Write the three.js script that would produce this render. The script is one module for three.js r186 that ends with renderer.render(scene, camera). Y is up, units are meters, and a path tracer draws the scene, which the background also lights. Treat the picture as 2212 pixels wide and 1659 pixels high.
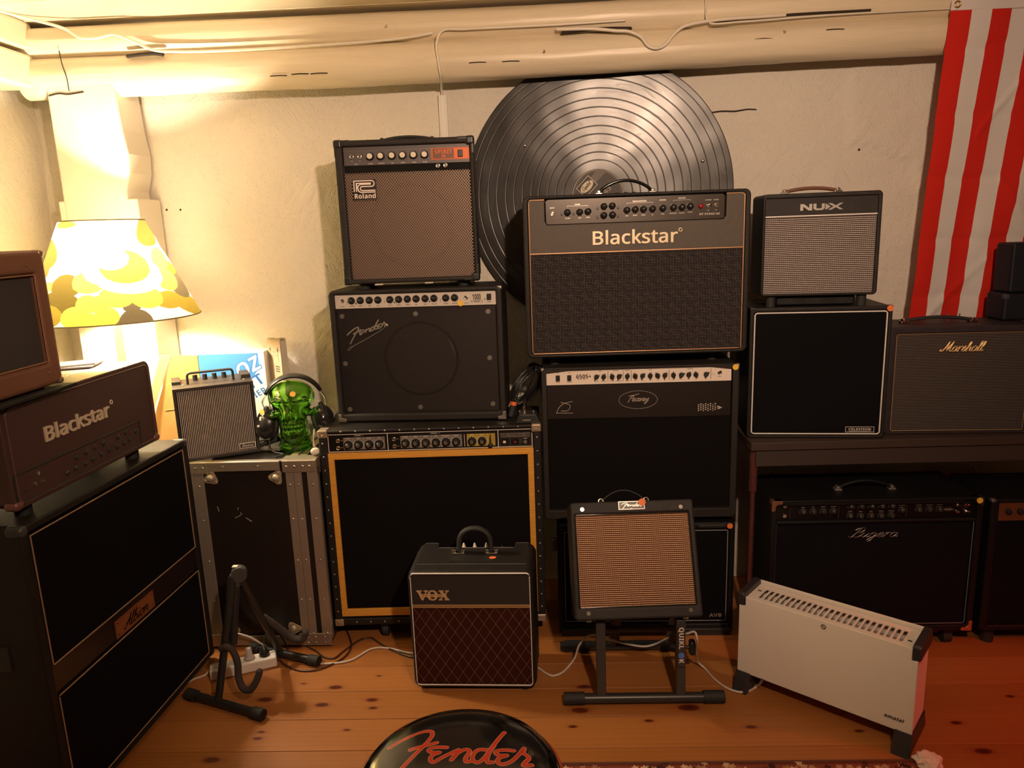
import * as THREE from 'three';
import { RoundedBoxGeometry } from 'three/addons/geometries/RoundedBoxGeometry.js';
import { mergeGeometries, mergeVertices } from 'three/addons/utils/BufferGeometryUtils.js';
import { MarchingCubes } from 'three/addons/objects/MarchingCubes.js';
import { FontLoader } from 'three/addons/loaders/FontLoader.js';
import { TextGeometry } from 'three/addons/geometries/TextGeometry.js';
import { createNoise3D } from 'simplex-noise';
import { Brush, Evaluator, SUBTRACTION } from 'three-bvh-csg';

// ------------------------------------------------------------------ camera, lights, exposure
const scene = new THREE.Scene();
const D2R = Math.PI / 180;
const camera = new THREE.PerspectiveCamera(2 * Math.atan(829.5 / 1600) / D2R, 2212 / 1659, 0.05, 30);
camera.position.set(0, 1.55, 3.05);
camera.rotation.set(-12 * D2R, 2.16 * D2R, -2.07 * D2R, 'YXZ');
scene.add(camera);
scene.background = new THREE.Color(0x000000);
const renderer = new THREE.WebGLRenderer({ antialias: true });
renderer.toneMapping = THREE.LinearToneMapping;
renderer.toneMappingExposure = 1.4;
renderer.shadowMap.enabled = true;
const LAMP = { at: [-1.495, 1.455, 0.472], color: [1, 0.83, 0.6], power: 7.1 };           // bulb of the flowered lamp
const SPOT = { at: [0.45, 2.17, 2.95], aim: [0.05, 1.83, 0], color: [1, 0.68, 0.47], power: 11.6, angle: 58 };   // ceiling spot above the photographer, aimed at the wall
const RED = { at: [2.35, 1.15, 1.55], color: [1, 0.03, 0.02], power: 0.3 };           // red stage lamp beyond the right edge

// ------------------------------------------------------------------ helpers
let seed = 7;
const rnd = (a = 1, b) => { seed = (seed * 1664525 + 1013904223) >>> 0; const t = seed / 4294967296; return b === undefined ? t * a : a + t * (b - a); };
const noise3 = createNoise3D(() => rnd());
const V3 = (a) => new THREE.Vector3(...a);
const used = new Map();
function numbered(name) { const n = used.get(name) || 0; used.set(name, n + 1); return n ? name + '_' + String(n).padStart(3, '0') : name; }
const mkc = (w, h) => { const c = document.createElement('canvas'); c.width = w; c.height = h; return c; };
function ctex(w, h, draw, o = {}) {
  const c = mkc(w, h), g = c.getContext('2d'); draw(g, w, h);
  const t = new THREE.CanvasTexture(c);
  if (o.srgb !== false) t.colorSpace = THREE.SRGBColorSpace;
  if (o.rep) { t.wrapS = t.wrapT = THREE.RepeatWrapping; t.repeat.set(1 / o.rep[0], 1 / o.rep[1]); }
  t.anisotropy = 4; return t;
}
function dtex(n, f, rep) {
  const d = new Uint8Array(n * n * 4);
  for (let y = 0; y < n; y++) for (let x = 0; x < n; x++) { const v = Math.max(0, Math.min(255, f(x / n, y / n) * 255)); d.set([v, v, v, 255], (y * n + x) * 4); }
  const t = new THREE.DataTexture(d, n, n); t.wrapS = t.wrapT = THREE.RepeatWrapping; t.magFilter = t.minFilter = THREE.LinearFilter; t.repeat.set(1 / rep, 1 / rep); t.needsUpdate = true; return t;
}
const tileNoise = (u, v, f, s = 0) => { const a = u * 2 * Math.PI, b = v * 2 * Math.PI, r = f / (2 * Math.PI); return noise3(Math.cos(a) * r + s, Math.sin(a) * r + Math.cos(b) * r * 0.7, Math.sin(b) * r + s * 1.7); };
function uvm(g) {                                                     // uv in metres, from the plane each face lies nearest to
  if (g.index) g = g.toNonIndexed();
  const p = g.attributes.position, uv = new Float32Array(p.count * 2), a = new THREE.Vector3(), b = new THREE.Vector3(), c = new THREE.Vector3();
  if (!g.attributes.normal) g.computeVertexNormals();
  for (let i = 0; i < p.count; i += 3) {
    a.fromBufferAttribute(p, i); b.fromBufferAttribute(p, i + 1).sub(a); c.fromBufferAttribute(p, i + 2).sub(a); b.cross(c);
    const x = Math.abs(b.x), y = Math.abs(b.y), z = Math.abs(b.z);
    for (let k = 0; k < 3; k++) {
      const X = p.getX(i + k), Y = p.getY(i + k), Z = p.getZ(i + k);
      const [s, t] = z >= x && z >= y ? [X, Y] : x >= y ? [Z, Y] : [X, Z];
      uv[(i + k) * 2] = s; uv[(i + k) * 2 + 1] = t;
    }
  }
  g.setAttribute('uv', new THREE.BufferAttribute(uv, 2)); return g;
}
function merged(gs, keepUV) {
  const list = [].concat(gs).map((g) => { const h = keepUV ? (g.index ? g.toNonIndexed() : g) : uvm(g); for (const k of Object.keys(h.attributes)) if (!['position', 'normal', 'uv'].includes(k)) h.deleteAttribute(k); return h; });
  return list.length > 1 ? mergeGeometries(list) : list[0];
}
function raw(name, g, mat, parent) { const m = new THREE.Mesh(g, mat); m.name = parent ? name : numbered(name); m.castShadow = m.receiveShadow = true; (parent || scene).add(m); return m; }
function obj(name, gs, mat, parent, keepUV) { return raw(name, merged(gs, keepUV), mat, parent); }
function put(m, x, y, z, ry = 0, rx = 0, rz = 0) { m.position.set(x, y, z); m.rotation.set(rx, ry, rz, 'YXZ'); return m; }
function tag(o, label, category, group) { o.userData.label = label; o.userData.category = category; if (group) o.userData.group = group; return o; }
function thing(name, label, category, [x, y, z] = [0, 0, 0], yaw = 0, tilt = 0) {
  const o = new THREE.Group(); o.name = numbered(name); scene.add(o); o.position.set(x, y, z); o.rotation.set(-tilt * D2R, yaw * D2R, 0, 'YXZ');
  return tag(o, label, category);
}
function structure(name) { const o = new THREE.Group(); o.name = name; o.userData.kind = 'structure'; scene.add(o); return o; }
const T = (g, x = 0, y = 0, z = 0, rx = 0, ry = 0, rz = 0) => { if (rx) g.rotateX(rx); if (ry) g.rotateY(ry); if (rz) g.rotateZ(rz); return g.translate(x, y, z); };
const box = (w, h, d, x = 0, y = 0, z = 0) => new THREE.BoxGeometry(w, h, d).translate(x, y, z);
const rbox = (w, h, d, r, x = 0, y = 0, z = 0, seg = 2) => new RoundedBoxGeometry(w, h, d, seg, Math.min(r, w / 2.01, h / 2.01, d / 2.01)).translate(x, y, z);
const cylZ = (r0, r1, len, x = 0, y = 0, z = 0, seg = 20) => new THREE.CylinderGeometry(r1, r0, len, seg).rotateX(Math.PI / 2).translate(x, y, z + len / 2);
const cylY = (r, len, x = 0, y = 0, z = 0, seg = 24, r2 = r) => new THREE.CylinderGeometry(r2, r, len, seg).translate(x, y + len / 2, z);
const sph = (r, x = 0, y = 0, z = 0, sx = 1, sy = 1, sz = 1, a = 16, b = 10) => new THREE.SphereGeometry(r, a, b).scale(sx, sy, sz).translate(x, y, z);
const lathe = (pts, seg = 32) => new THREE.LatheGeometry(pts.map((p) => new THREE.Vector2(p[0], p[1])), seg);
function tube(pts, r, n = 0, radial = 8, closed = false, tension = 0.5) {
  const c = new THREE.CatmullRomCurve3(pts.map(V3), closed, tension === 0.5 ? 'centripetal' : 'catmullrom', tension);
  const g = new THREE.TubeGeometry(c, n || pts.length * 6, r, radial, closed);
  return closed ? g : mergeGeometries([g, sph(r, ...pts[0], 1, 1, 1, 8, 6), sph(r, ...pts[pts.length - 1], 1, 1, 1, 8, 6)]);
}
function rod(a, b, r, seg = 16, r2 = r) {
  const A = V3(a), B = V3(b), d = B.clone().sub(A), g = new THREE.CylinderGeometry(r2, r, d.length(), seg);
  g.applyQuaternion(new THREE.Quaternion().setFromUnitVectors(new THREE.Vector3(0, 1, 0), d.normalize())); const m = A.add(B).multiplyScalar(0.5); return g.translate(m.x, m.y, m.z);
}
function rrect(x0, y0, x1, y1, r, path = new THREE.Shape()) {
  r = Math.max(r, 0.0005);
  path.moveTo(x0 + r, y0); path.lineTo(x1 - r, y0); path.absarc(x1 - r, y0 + r, r, -Math.PI / 2, 0); path.lineTo(x1, y1 - r); path.absarc(x1 - r, y1 - r, r, 0, Math.PI / 2);
  path.lineTo(x0 + r, y1); path.absarc(x0 + r, y1 - r, r, Math.PI / 2, Math.PI); path.lineTo(x0, y0 + r); path.absarc(x0 + r, y0 + r, r, Math.PI, Math.PI * 1.5); return path;
}
const poly = (pts, path = new THREE.Shape()) => { pts.forEach((p, i) => (i ? path.lineTo(...p) : path.moveTo(...p))); path.closePath(); return path; };
function extr(shape, d, b = 0, curve = 6) {                           // front face at z = 0, body towards -z, edges rounded by b
  const g = new THREE.ExtrudeGeometry(shape, b ? { depth: d - 2 * b, bevelEnabled: true, bevelThickness: b, bevelSize: b, bevelOffset: -b, bevelSegments: 3, curveSegments: curve } : { depth: d, bevelEnabled: false, curveSegments: curve });
  return g.translate(0, 0, b ? b - d : -d);
}
function cabinetShell(w, h, d, hole, r = 0.012, b = 0.008, holeR = 0.004) {   // open-fronted cabinet: frame plus back board
  const s = rrect(-w / 2, 0, w / 2, h, r); s.holes.push(rrect(...hole, holeR, new THREE.Path())); b = Math.min(b, .46 * Math.min(hole[0] + w / 2, hole[1], w / 2 - hole[2], h - hole[3]));
  return [extr(s, d, b), box(w - 0.03, h - 0.03, 0.012, 0, h / 2, -d + 0.012)];
}
const ring = (x0, y0, x1, y1, r, rad, z = 0, radial = 6) => { const p = rrect(x0, y0, x1, y1, r).getPoints(6).map((q) => [q.x, q.y, z]); p.pop(); const c = new THREE.CatmullRomCurve3(p.map(V3), true, 'catmullrom', 0.05); return new THREE.TubeGeometry(c, 160, rad, radial, true); };
// a flat board whose front face shows a print from edge to edge
function printBoard(name, w, h, th, mat, parent, x, y, z) {
  const g = box(w, h, th, 0, 0, -th / 2), uv = g.attributes.uv, n = g.attributes.normal;
  for (let i = 0; i < uv.count; i++) if (n.getZ(i) < 0.5) uv.setXY(i, 0.004, 0.004);
  return put(raw(name, g, mat, parent), x, y, z);
}
function printShape(name, shape, th, bb, mat, parent, x = 0, y = 0, z = 0) {
  let g = extr(shape, th); if (g.index) g = g.toNonIndexed(); const p = g.attributes.position, uv = g.attributes.uv, [x0, y0, x1, y1] = bb;
  for (let i = 0; i < uv.count; i++) uv.setXY(i, (p.getX(i) - x0) / (x1 - x0), (p.getY(i) - y0) / (y1 - y0));
  return put(raw(name, g, mat, parent), x, y, z);
}
const M = (color, rough = 0.6, metal = 0, more = {}) => new THREE.MeshPhysicalMaterial({ color: new THREE.Color().setRGB(...(typeof color === 'number' ? [color, color, color] : color)), roughness: rough, metalness: metal, ...more });
const loadFont = (n) => new FontLoader().loadAsync('fonts/droid/droid_' + n + '.typeface.json');
const F = { bold: await loadFont('sans_bold'), reg: await loadFont('sans_regular'), serif: await loadFont('serif_bold') };
function word(str, font, w, h, d, shear = 0, fat = 0) {                        // raised lettering fitted to w by h, lower left corner at the origin
  const g = new TextGeometry(str, { font, size: 1, depth: 0.1, curveSegments: 4, bevelEnabled: fat > 0, bevelSize: fat, bevelThickness: .001, bevelSegments: 1 }); g.computeBoundingBox();
  const b = g.boundingBox; g.translate(-b.min.x, -b.min.y, 0); g.scale(w / (b.max.x - b.min.x), h / (b.max.y - b.min.y), d / 0.1);
  if (shear) g.applyMatrix4(new THREE.Matrix4().makeShear(0, 0, shear, 0, 0, 0)); return g;
}
// ------------------------------------------------------------------ joined-up lettering: each letter a few strokes
const GLYPH = {
  a: [1, [[.78, .8], [.45, 1], [.08, .65], [.12, .1], [.42, 0], [.72, .5], [.8, .95], [.72, .3], [.82, .02], [1.05, .2]]],
  b: [.85, [[0, .3], [.35, 1.5], [.35, 2], [.2, 1.8], [.12, .8], [.12, .15], [.4, 0], [.7, .4], [.55, .9], [.3, .85]]],
  d: [1, [[.78, .8], [.45, 1], [.08, .65], [.12, .1], [.42, 0], [.72, .5], [.95, 2]], [[.74, .4], [.82, .02], [1.05, .2]]],
  e: [.85, [[0, .3], [.6, .6], [.6, .92], [.38, 1], [.1, .6], [.15, .1], [.45, 0], [.88, .3]]],
  g: [1, [[.78, .8], [.45, 1], [.08, .65], [.12, .1], [.42, 0], [.75, .5], [.8, .95], [.6, -.6], [.35, -.95], [.1, -.7], [.5, -.1], [1, .2]]],
  h: [.95, [[0, .3], [.4, 1.6], [.4, 2], [.25, 1.8], [.1, 0]], [[.12, .5], [.45, 1], [.65, .8], [.6, .2], [.75, 0], [.95, .2]]],
  i: [.42, [[.12, 1], [.05, .2], [.2, 0], [.42, .2]], [[.16, 1.45], [.18, 1.5]]],
  l: [.5, [[0, .3], [.35, 1.5], [.35, 2], [.2, 1.9], [.1, .8], [.1, .15], [.25, 0], [.5, .2]]],
  n: [.95, [[.05, .9], [.15, 1], [.1, 0]], [[.12, .5], [.45, 1], [.65, .85], [.58, .2], [.7, 0], [.95, .2]]],
  o: [.9, [[.5, 1], [.1, .7], [.15, .1], [.5, 0], [.8, .4], [.7, .9], [.45, 1], [.6, .8], [.9, .85]]],
  p: [.9, [[.1, 1], [0, -.9]], [[.05, .4], [.4, 1], [.72, .7], [.55, .05], [.1, .1], [.9, .2]]],
  r: [.72, [[.02, .9], [.14, 1], [.08, 0]], [[.1, .45], [.35, .95], [.6, 1], [.68, .85]]],
  s: [.7, [[0, .2], [.4, 1.1], [.48, .6], [.52, .2], [.3, 0], [.05, .15]], [[.4, .03], [.72, .2]]],
  t: [.55, [[.3, 1.7], [.1, .2], [.25, 0], [.55, .2]], [[-.05, 1.1], [.5, 1.15]]],
  u: [.95, [[.05, 1], [.05, .3], [.25, 0], [.6, .5], [.7, 1], [.62, .2], [.75, 0], [1, .2]]],
  v: [.85, [[0, .8], [.15, 1], [.3, 0], [.7, .9], [.92, .85]]],
  y: [.8, [[.05, 1], [.1, .4], [.35, .3], [.65, 1], [.45, -.6], [.2, -.95], [.05, -.6], [.8, .1]]],
  A: [1.3, [[0, .2], [.15, 0], [.6, .9], [1, 2]], [[1, 2], [1.02, .3], [1.2, 0], [1.4, .2]], [[.3, .8], [1.2, .85]]],
  B: [1.3, [[-.3, .2], [0, 0], [.3, .6], [.6, 2]], [[0, 1.6], [.4, 2.05], [1, 2.05], [1.15, 1.6], [.7, 1.1], [.5, 1.08]], [[.5, 1.08], [1.1, 1], [1.15, .4], [.7, 0], [.3, .15]]],
  C: [1.1, [[1.1, 1.6], [.9, 2], [.3, 1.6], [.1, .6], [.4, 0], [1, .3]]],
  M: [1.6, [[-.3, .4], [-.4, .1], [-.1, .05], [.25, .6], [.6, 2]], [[.6, 2], [.72, .2]], [[.72, .2], [1.3, 2]], [[1.3, 2], [1.2, .3], [1.35, 0], [1.6, .2]]],
  P: [1.05, [[.1, -.4], [.55, 1.75]], [[.5, 1.75], [1.05, 1.75], [1.1, 1.2], [.4, 1]], [[-.2, 1.75], [.55, 2], [1.3, 2.1], [2.2, 2.5]]],
};
function script(str, slant = 0.35) { const out = []; let x = 0; for (const ch of str) { const [adv, ...st] = GLYPH[ch]; for (const s of st) out.push(s.map(([a, b]) => [x + a + b * slant, b])); x += adv; } return out; }
const FLOGO = [   // traced from the print on the stool, y down
  [[425, 632], [520, 580], [640, 530], [740, 505], [795, 512], [808, 545], [790, 590], [740, 660], [680, 730], [600, 830], [560, 880], [505, 960]],
  [[632, 680], [720, 655], [800, 640], [865, 622]],
  [[965, 668], [900, 665], [830, 672], [805, 690], [840, 712], [905, 712], [850, 735], [835, 768], [860, 795], [950, 750], [1075, 690]],
  [[1075, 690], [1025, 778]], [[1030, 775], [1080, 715], [1150, 688], [1178, 705], [1150, 765], [1160, 795], [1195, 792]],
  [[1330, 692], [1260, 692], [1215, 730], [1215, 780], [1260, 803], [1310, 770], [1370, 680], [1430, 590], [1480, 525]], [[1395, 650], [1345, 750], [1350, 800], [1395, 800]],
  [[1575, 695], [1500, 690], [1430, 700], [1415, 718], [1450, 740], [1515, 738], [1450, 762], [1435, 790], [1470, 815], [1545, 795], [1610, 740], [1668, 665]],
  [[1668, 665], [1662, 705], [1712, 745], [1680, 788], [1665, 815], [1738, 803]],
].map((s) => s.map(([x, y]) => [x, -y]));
const smooth = (s, n = 8) => (s.length < 3 ? s : new THREE.CatmullRomCurve3(s.map(([x, y]) => new THREE.Vector3(x, y, 0)), false, 'centripetal').getPoints(s.length * n).map((p) => [p.x, p.y]));
const bounds = (st) => { const xs = st.flat().map((p) => p[0]), ys = st.flat().map((p) => p[1]); return [Math.min(...xs), Math.min(...ys), Math.max(...xs), Math.max(...ys)]; };
function fitStrokes(st, x, y, w, h) { const [a, b, c, d] = bounds(st); return st.map((s) => s.map(([p, q]) => [x + (p - a) / (c - a) * w, y + (q - b) / (d - b) * h])); }
const strokeGeo = (st, r, z = 0) => st.map((s) => tube(s.map(([x, y]) => [x, y, z]), r, s.length * 4, 5));
function drawStrokes(g, st, w, color) { g.lineCap = g.lineJoin = 'round'; g.lineWidth = w; g.strokeStyle = color; for (const s of st) { g.beginPath(); smooth(s).forEach((p, i) => (i ? g.lineTo(...p) : g.moveTo(...p))); g.stroke(); } }

// ------------------------------------------------------------------ materials
const pebble = dtex(256, (u, v) => 0.5 + 0.3 * tileNoise(u, v, 40, 3) + 0.2 * tileNoise(u, v, 90, 9), 0.09);
const fineRough = dtex(256, (u, v) => 0.5 + 0.25 * tileNoise(u, v, 12, 1) + 0.2 * tileNoise(u, v, 60, 5), 0.35);
const tolex = (c, r = 0.5) => M(c, r, 0, { bumpMap: pebble, bumpScale: 0.0006, specularIntensity: .6 });
const blackTolex = tolex([.015, .013, .0125]), softBlack = tolex([.022, .0185, .017], 0.55), deepBlack = tolex([.006, .006, .007], 0.5), navy = tolex([.008, .009, .016], 0.55);
const brownTolex = tolex([.19, .085, .05], 0.5), wineTolex = tolex([.075, .04, .036], 0.42);
const rubber = M(.02, .7), plastic = M(.02, .35), glossBlack = M(.012, .12), chrome = M([.8, .78, .74], .18, 1), steel = M([.6, .58, .55], .35, 1), brass = M([.75, .5, .2], .35, 1), cream = M([.75, .68, .55], .5), white = M([.8, .78, .74], .45);
const dark = M(.006, .8), gold = M([.62, .42, .2], .4, .6), greyMetal = M([.35, .33, .31], .4, .8);
const stickerY = M([.9, .55, .06], .6), stickerO = M([.85, .2, .05], .6);
const weave = (n, step, f, rep) => ctex(n, n, (g, w) => f(g, w, step), { rep });
// woven grille cloths: one tile each
const rowCloth = (bg, hi, mid, rep, vertical, gap = .07) => ctex(256, 256, (g, W) => {
  g.fillStyle = bg; g.fillRect(0, 0, W, W); const n = 8, p = W / n;
  if (vertical) { g.translate(W, 0); g.rotate(Math.PI / 2); }
  for (let j = 0; j < n; j++) for (let i = 0; i < n; i++) { g.fillStyle = mid; g.fillRect(i * p, j * p + p * .26, p, p * .52); g.fillStyle = hi; g.globalAlpha = 0.7 + 0.3 * rnd(); g.fillRect(i * p + p * .14, j * p + p * .32, p * .72, p * .36); g.globalAlpha = 1; g.fillStyle = bg; g.fillRect(i * p, j * p, p * gap, p); }
}, { rep: [rep, rep] });
const gridCloth = (bg, hi, rep) => ctex(256, 256, (g, W) => { g.fillStyle = bg; g.fillRect(0, 0, W, W); const n = 8, p = W / n; for (let j = 0; j < n; j++) for (let i = 0; i < n; i++) { g.fillStyle = hi; g.globalAlpha = .45 + .55 * rnd(); g.fillRect(i * p + p * .2, j * p + p * .32, p * .5, p * .42); g.globalAlpha = .3; g.fillRect(i * p + p * .3, j * p, p * .22, p); } g.globalAlpha = 1; }, { rep: [rep, rep] });
const cloth = (t, r = .8, bump = .0006) => new THREE.MeshPhysicalMaterial({ map: t, roughness: r, bumpMap: t, bumpScale: bump, specularIntensity: .25 });
const silverCloth = cloth(rowCloth('#3d3230', '#d8cfc8', '#8e8580', .0512)), tanCloth = cloth(rowCloth('#4a2616', '#d9b896', '#a87f60', .0512)), lineCloth = cloth(ctex(64, 256, (g, W, H) => { for (let j = 0; j < 8; j++) { g.fillStyle = '#221c1b'; g.fillRect(0, j * 32, W, 32); g.fillStyle = '#4d4541'; g.fillRect(0, j * 32 + 8, W, 18); g.fillStyle = '#7d736c'; for (let i = 0; i < 8; i++) g.fillRect(i * 8 + 1, j * 32 + 12 + (rnd() < .5 ? 1 : 0), 6, 8); } }, { rep: [.022, .044] }));
const saltCloth = cloth(gridCloth('#151216', '#8b8078', .044)), stripeCloth = cloth(rowCloth('#120e0e', '#cfc4bc', '#a0968f', .048, true, .01));
const blackCloth = cloth(ctex(128, 128, (g, W) => { g.fillStyle = '#100d0e'; g.fillRect(0, 0, W, W); for (let j = 0; j < 16; j++) for (let i = 0; i < 16; i++) { g.fillStyle = (i + j) % 2 ? '#151213' : '#0a0809'; g.fillRect(i * 8, j * 8, 7, 7); } }, { rep: [.02, .02] }), .9, .0003);
const blueBlackCloth = cloth(ctex(128, 128, (g, W) => { g.fillStyle = '#0c0b0e'; g.fillRect(0, 0, W, W); for (let j = 0; j < 16; j++) for (let i = 0; i < 16; i++) { g.fillStyle = (i + j) % 2 ? '#121115' : '#070709'; g.fillRect(i * 8, j * 8, 7, 7); } }, { rep: [.03, .03] }), .85, .0003);
const diamondCloth = cloth(ctex(512, 768, (g, W, H) => {
  g.fillStyle = '#3e1a10'; g.fillRect(0, 0, W, H); g.fillStyle = '#331409'; for (let j = 0; j < H; j += 12) g.fillRect(0, j, W, 5);
  for (const [c, w] of [['#6d5650', 13], ['#9a8880', 5]]) { g.strokeStyle = c; g.lineWidth = w; for (const [a, b] of [[0, H], [H, 0]]) for (let k = -1; k <= 1; k++) { g.beginPath(); g.moveTo(k * W, a); g.lineTo((k + 1) * W, b); g.stroke(); } }
}, { rep: [.0395, .060] }));
function woodTex(w, h, base, lo, lines, knots = [], soft = 1) {
  return ctex(w, h, (g) => {
    g.fillStyle = base; g.fillRect(0, 0, w, h); const s = rnd(50);
    for (let i = 0; i < lines; i++) { const y0 = rnd(h), a = .04 + rnd(.13); g.strokeStyle = lo; g.globalAlpha = a * soft; g.lineWidth = .6 + rnd(2.2); g.beginPath(); for (let x = 0; x <= w; x += w / 48) g.lineTo(x, y0 + 5 * noise3(x / w * 5, y0 / h * 3, s) * h / 100); g.stroke(); }
    for (const [kx, ky, rx, ry, rot = 0] of knots) for (const [k, al, c] of [[2.4, .16, lo], [1.55, .3, lo], [1, .85, '#5a1f0c'], [.6, .6, '#451405']]) { g.globalAlpha = al; g.fillStyle = c; g.beginPath(); g.ellipse(kx, ky, rx * k, ry * (k > 1 ? (k + 1) / 2 : k), rot, 0, 7); g.fill(); }
    g.globalAlpha = 1;
  });
}
const frameWoodTex = woodTex(512, 128, '#e0a446', '#8a4a12', 70); frameWoodTex.wrapS = frameWoodTex.wrapT = THREE.RepeatWrapping; frameWoodTex.repeat.set(2, 12);
const frameWood = new THREE.MeshPhysicalMaterial({ map: frameWoodTex, roughness: .45 });
const plasterBump = dtex(512, (u, v) => { const pits = tileNoise(u, v, 46, 2); return .55 + .14 * tileNoise(u, v, 14, 7) + (pits > .45 ? -.45 * (pits - .45) : 0) + .1 * tileNoise(u, v, 90, 4); }, .62);
const plaster = M([.7, .655, .57], .85, 0, { bumpMap: plasterBump, bumpScale: .0055 });
const paintedWoodTex = woodTex(1024, 256, '#dccfb4', '#bba988', 90, [], .55); paintedWoodTex.wrapS = paintedWoodTex.wrapT = THREE.RepeatWrapping; paintedWoodTex.repeat.set(1 / 1.6, 1 / .4);
const paintedWood = new THREE.MeshPhysicalMaterial({ map: paintedWoodTex, roughness: .38, bumpMap: paintedWoodTex, bumpScale: .003 });
const paint = M([.74, .68, .57], .4), paintedCable = M([.72, .66, .55], .4), seamDark = M([.03, .02, .012], .9);

// ------------------------------------------------------------------ the room
const ROOM = { x0: -1.98, x1: 3.1, z1: 4.6, h: 2.345 };
{ // back wall, plaster with a raised patch towards the right
  const w = structure('wall_back'), W = ROOM.x1 - ROOM.x0 + .2, g = new THREE.PlaneGeometry(W, 2.6, 360, 190), p = g.attributes.position;
  for (let i = 0; i < p.count; i++) {
    const x = p.getX(i) + (ROOM.x0 + ROOM.x1) / 2, y = p.getY(i) + 1.2; let z = .006 * noise3(x * 1.6, y * 1.6, 1) + .0025 * noise3(x * 7, y * 7, 4) + .001 * noise3(x * 26, y * 26, 8);
    const edge = 1.235 + .02 * noise3(y * 3, 2, 2) + (y < 1.83 ? Math.min(.26, (1.83 - y) * 3) : 0) + (y < 1.62 ? .01 : 0); z += .011 * THREE.MathUtils.smoothstep(x, edge - .012, edge + .012) - .011;
    p.setXYZ(i, x, y, z);
  }
  g.computeVertexNormals(); obj('plaster_surface', g, plaster, w);
  obj('wall_core', box(W, 2.6, .1, (ROOM.x0 + ROOM.x1) / 2, 1.2, -.09), plaster, w);
  obj('crack', tube([[.66, 1.953, -.007], [.693, 1.955, -.007], [.737, 1.959, -.007], [.791, 1.957, -.007], [.835, 1.962, -.008], [.87, 1.96, -.01]], .0024, 30, 5), seamDark, w);
  for (const [x, y] of [[-1.439, 1.664], [-1.496, 1.666], [1.271, 1.795]]) obj('nail_hole', sph(.0045, x, y, -.004, 1, 1, .4, 10, 6), seamDark, w);
}
const wallL = structure('wall_left'), wallR = structure('wall_right'), wallF = structure('wall_front');
{
  const g = new THREE.PlaneGeometry(ROOM.z1 + .2, 2.6, 120, 80).rotateY(Math.PI / 2), p = g.attributes.position;
  for (let i = 0; i < p.count; i++) { const y = p.getY(i) + 1.2, z = p.getZ(i) + ROOM.z1 / 2; p.setXYZ(i, ROOM.x0 + .007 * noise3(z * 1.8, y * 1.8, 6) - .006, y, z); }
  g.computeVertexNormals(); obj('plaster_surface', g, plaster, wallL); obj('wall_core', box(.1, 2.6, ROOM.z1 + .2, ROOM.x0 - .075, 1.2, ROOM.z1 / 2), plaster, wallL);
  obj('wall_core', box(.1, 2.6, ROOM.z1 + .2, ROOM.x1 + .05, 1.2, ROOM.z1 / 2), plaster, wallR);
  obj('wall_core', box(ROOM.x1 - ROOM.x0 + .2, 2.6, .1, (ROOM.x0 + ROOM.x1) / 2, 1.2, ROOM.z1 + .05), plaster, wallF);
}
{ // pine floor, one mesh a plank
  const f = structure('floor'), L = ROOM.x1 - ROOM.x0, px = 2048 / L, WZ = .148, start = 1.084 - 8 * WZ;
  obj('subfloor', box(L, .03, ROOM.z1, (ROOM.x0 + ROOM.x1) / 2, -.037, ROOM.z1 / 2), seamDark, f);
  const KN = [[-.966, .828, 9], [-.74, .764, 8], [-.761, .86, 8], [-.596, .837, 7], [-.583, .88, 5], [-1.026, 1.12, 9], [-.919, 1.025, 5], [-.918, .994, 4], [-.644, .989, 4], [.124, .782, 9], [.456, .898, 12], [.103, .905, 10], [.075, .985, 5], [.318, .961, 5], [.629, .996, 6], [1.259, .987, 6], [1.268, 1.114, 9], [-.6, .7, 3], [-.86, .74, 3], [.95, 1.02, 5], [1.5, .86, 5], [1.72, 1.0, 7]];
  for (let k = 0; k < 30; k++) {
    const z0 = start + k * WZ - WZ, z1 = z0 + WZ; if (z1 < .02 || z0 > ROOM.z1) continue;
    const kn = KN.filter((q) => q[1] >= z0 && q[1] < z1).map(([x, z, r]) => [(x - ROOM.x0) * px, (z1 - z) / WZ * 128, r * 1.15, r * 1.15, rnd(-.4, .4)]);
    if (z0 > 1.3 || z0 < .45) for (let i = 0; i < 7; i++) kn.push([rnd(2048), rnd(15, 113), rnd(4, 9), rnd(4, 8), rnd(-.4, .4)]);
    const tone = ['#a66a36', '#a06531', '#aa6e3b', '#a16734'][k % 4], tex = woodTex(2048, 128, tone, '#7d4318', 46, kn);
    const g = rbox(L - .01, .022, WZ - .0022, .0016, (ROOM.x0 + ROOM.x1) / 2, -.011, (z0 + z1) / 2, 1), q = uvm(g), p = q.attributes.position, uv = q.attributes.uv;
    for (let i = 0; i < uv.count; i++) uv.setXY(i, (p.getX(i) - ROOM.x0) / L, 1 - (p.getZ(i) - z0) / WZ);
    for (let i = 0; i < uv.count; i++) uv.setY(i, 1 - (z1 - p.getZ(i)) / WZ);
    raw('plank', q, new THREE.MeshPhysicalMaterial({ map: tex, roughness: .42, bumpMap: tex, bumpScale: .0008 }), f);
  }
}
{ // painted board ceiling
  const c = structure('ceiling'), BW = .21; let i = 0;
  obj('ceiling_core', box(ROOM.x1 - ROOM.x0 + .2, .08, ROOM.z1 + .2, (ROOM.x0 + ROOM.x1) / 2, ROOM.h + .065, ROOM.z1 / 2), paintedWood, c);
  for (let z = -.02; z < ROOM.z1; z += BW, i++) put(raw('board', i ? c.children[1].geometry : merged(rbox(ROOM.x1 - ROOM.x0, .024, BW - .003, .003)), paintedWood, c), (ROOM.x0 + ROOM.x1) / 2, ROOM.h + .012 + (i % 3) * .0012, z + BW / 2);
}
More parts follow.
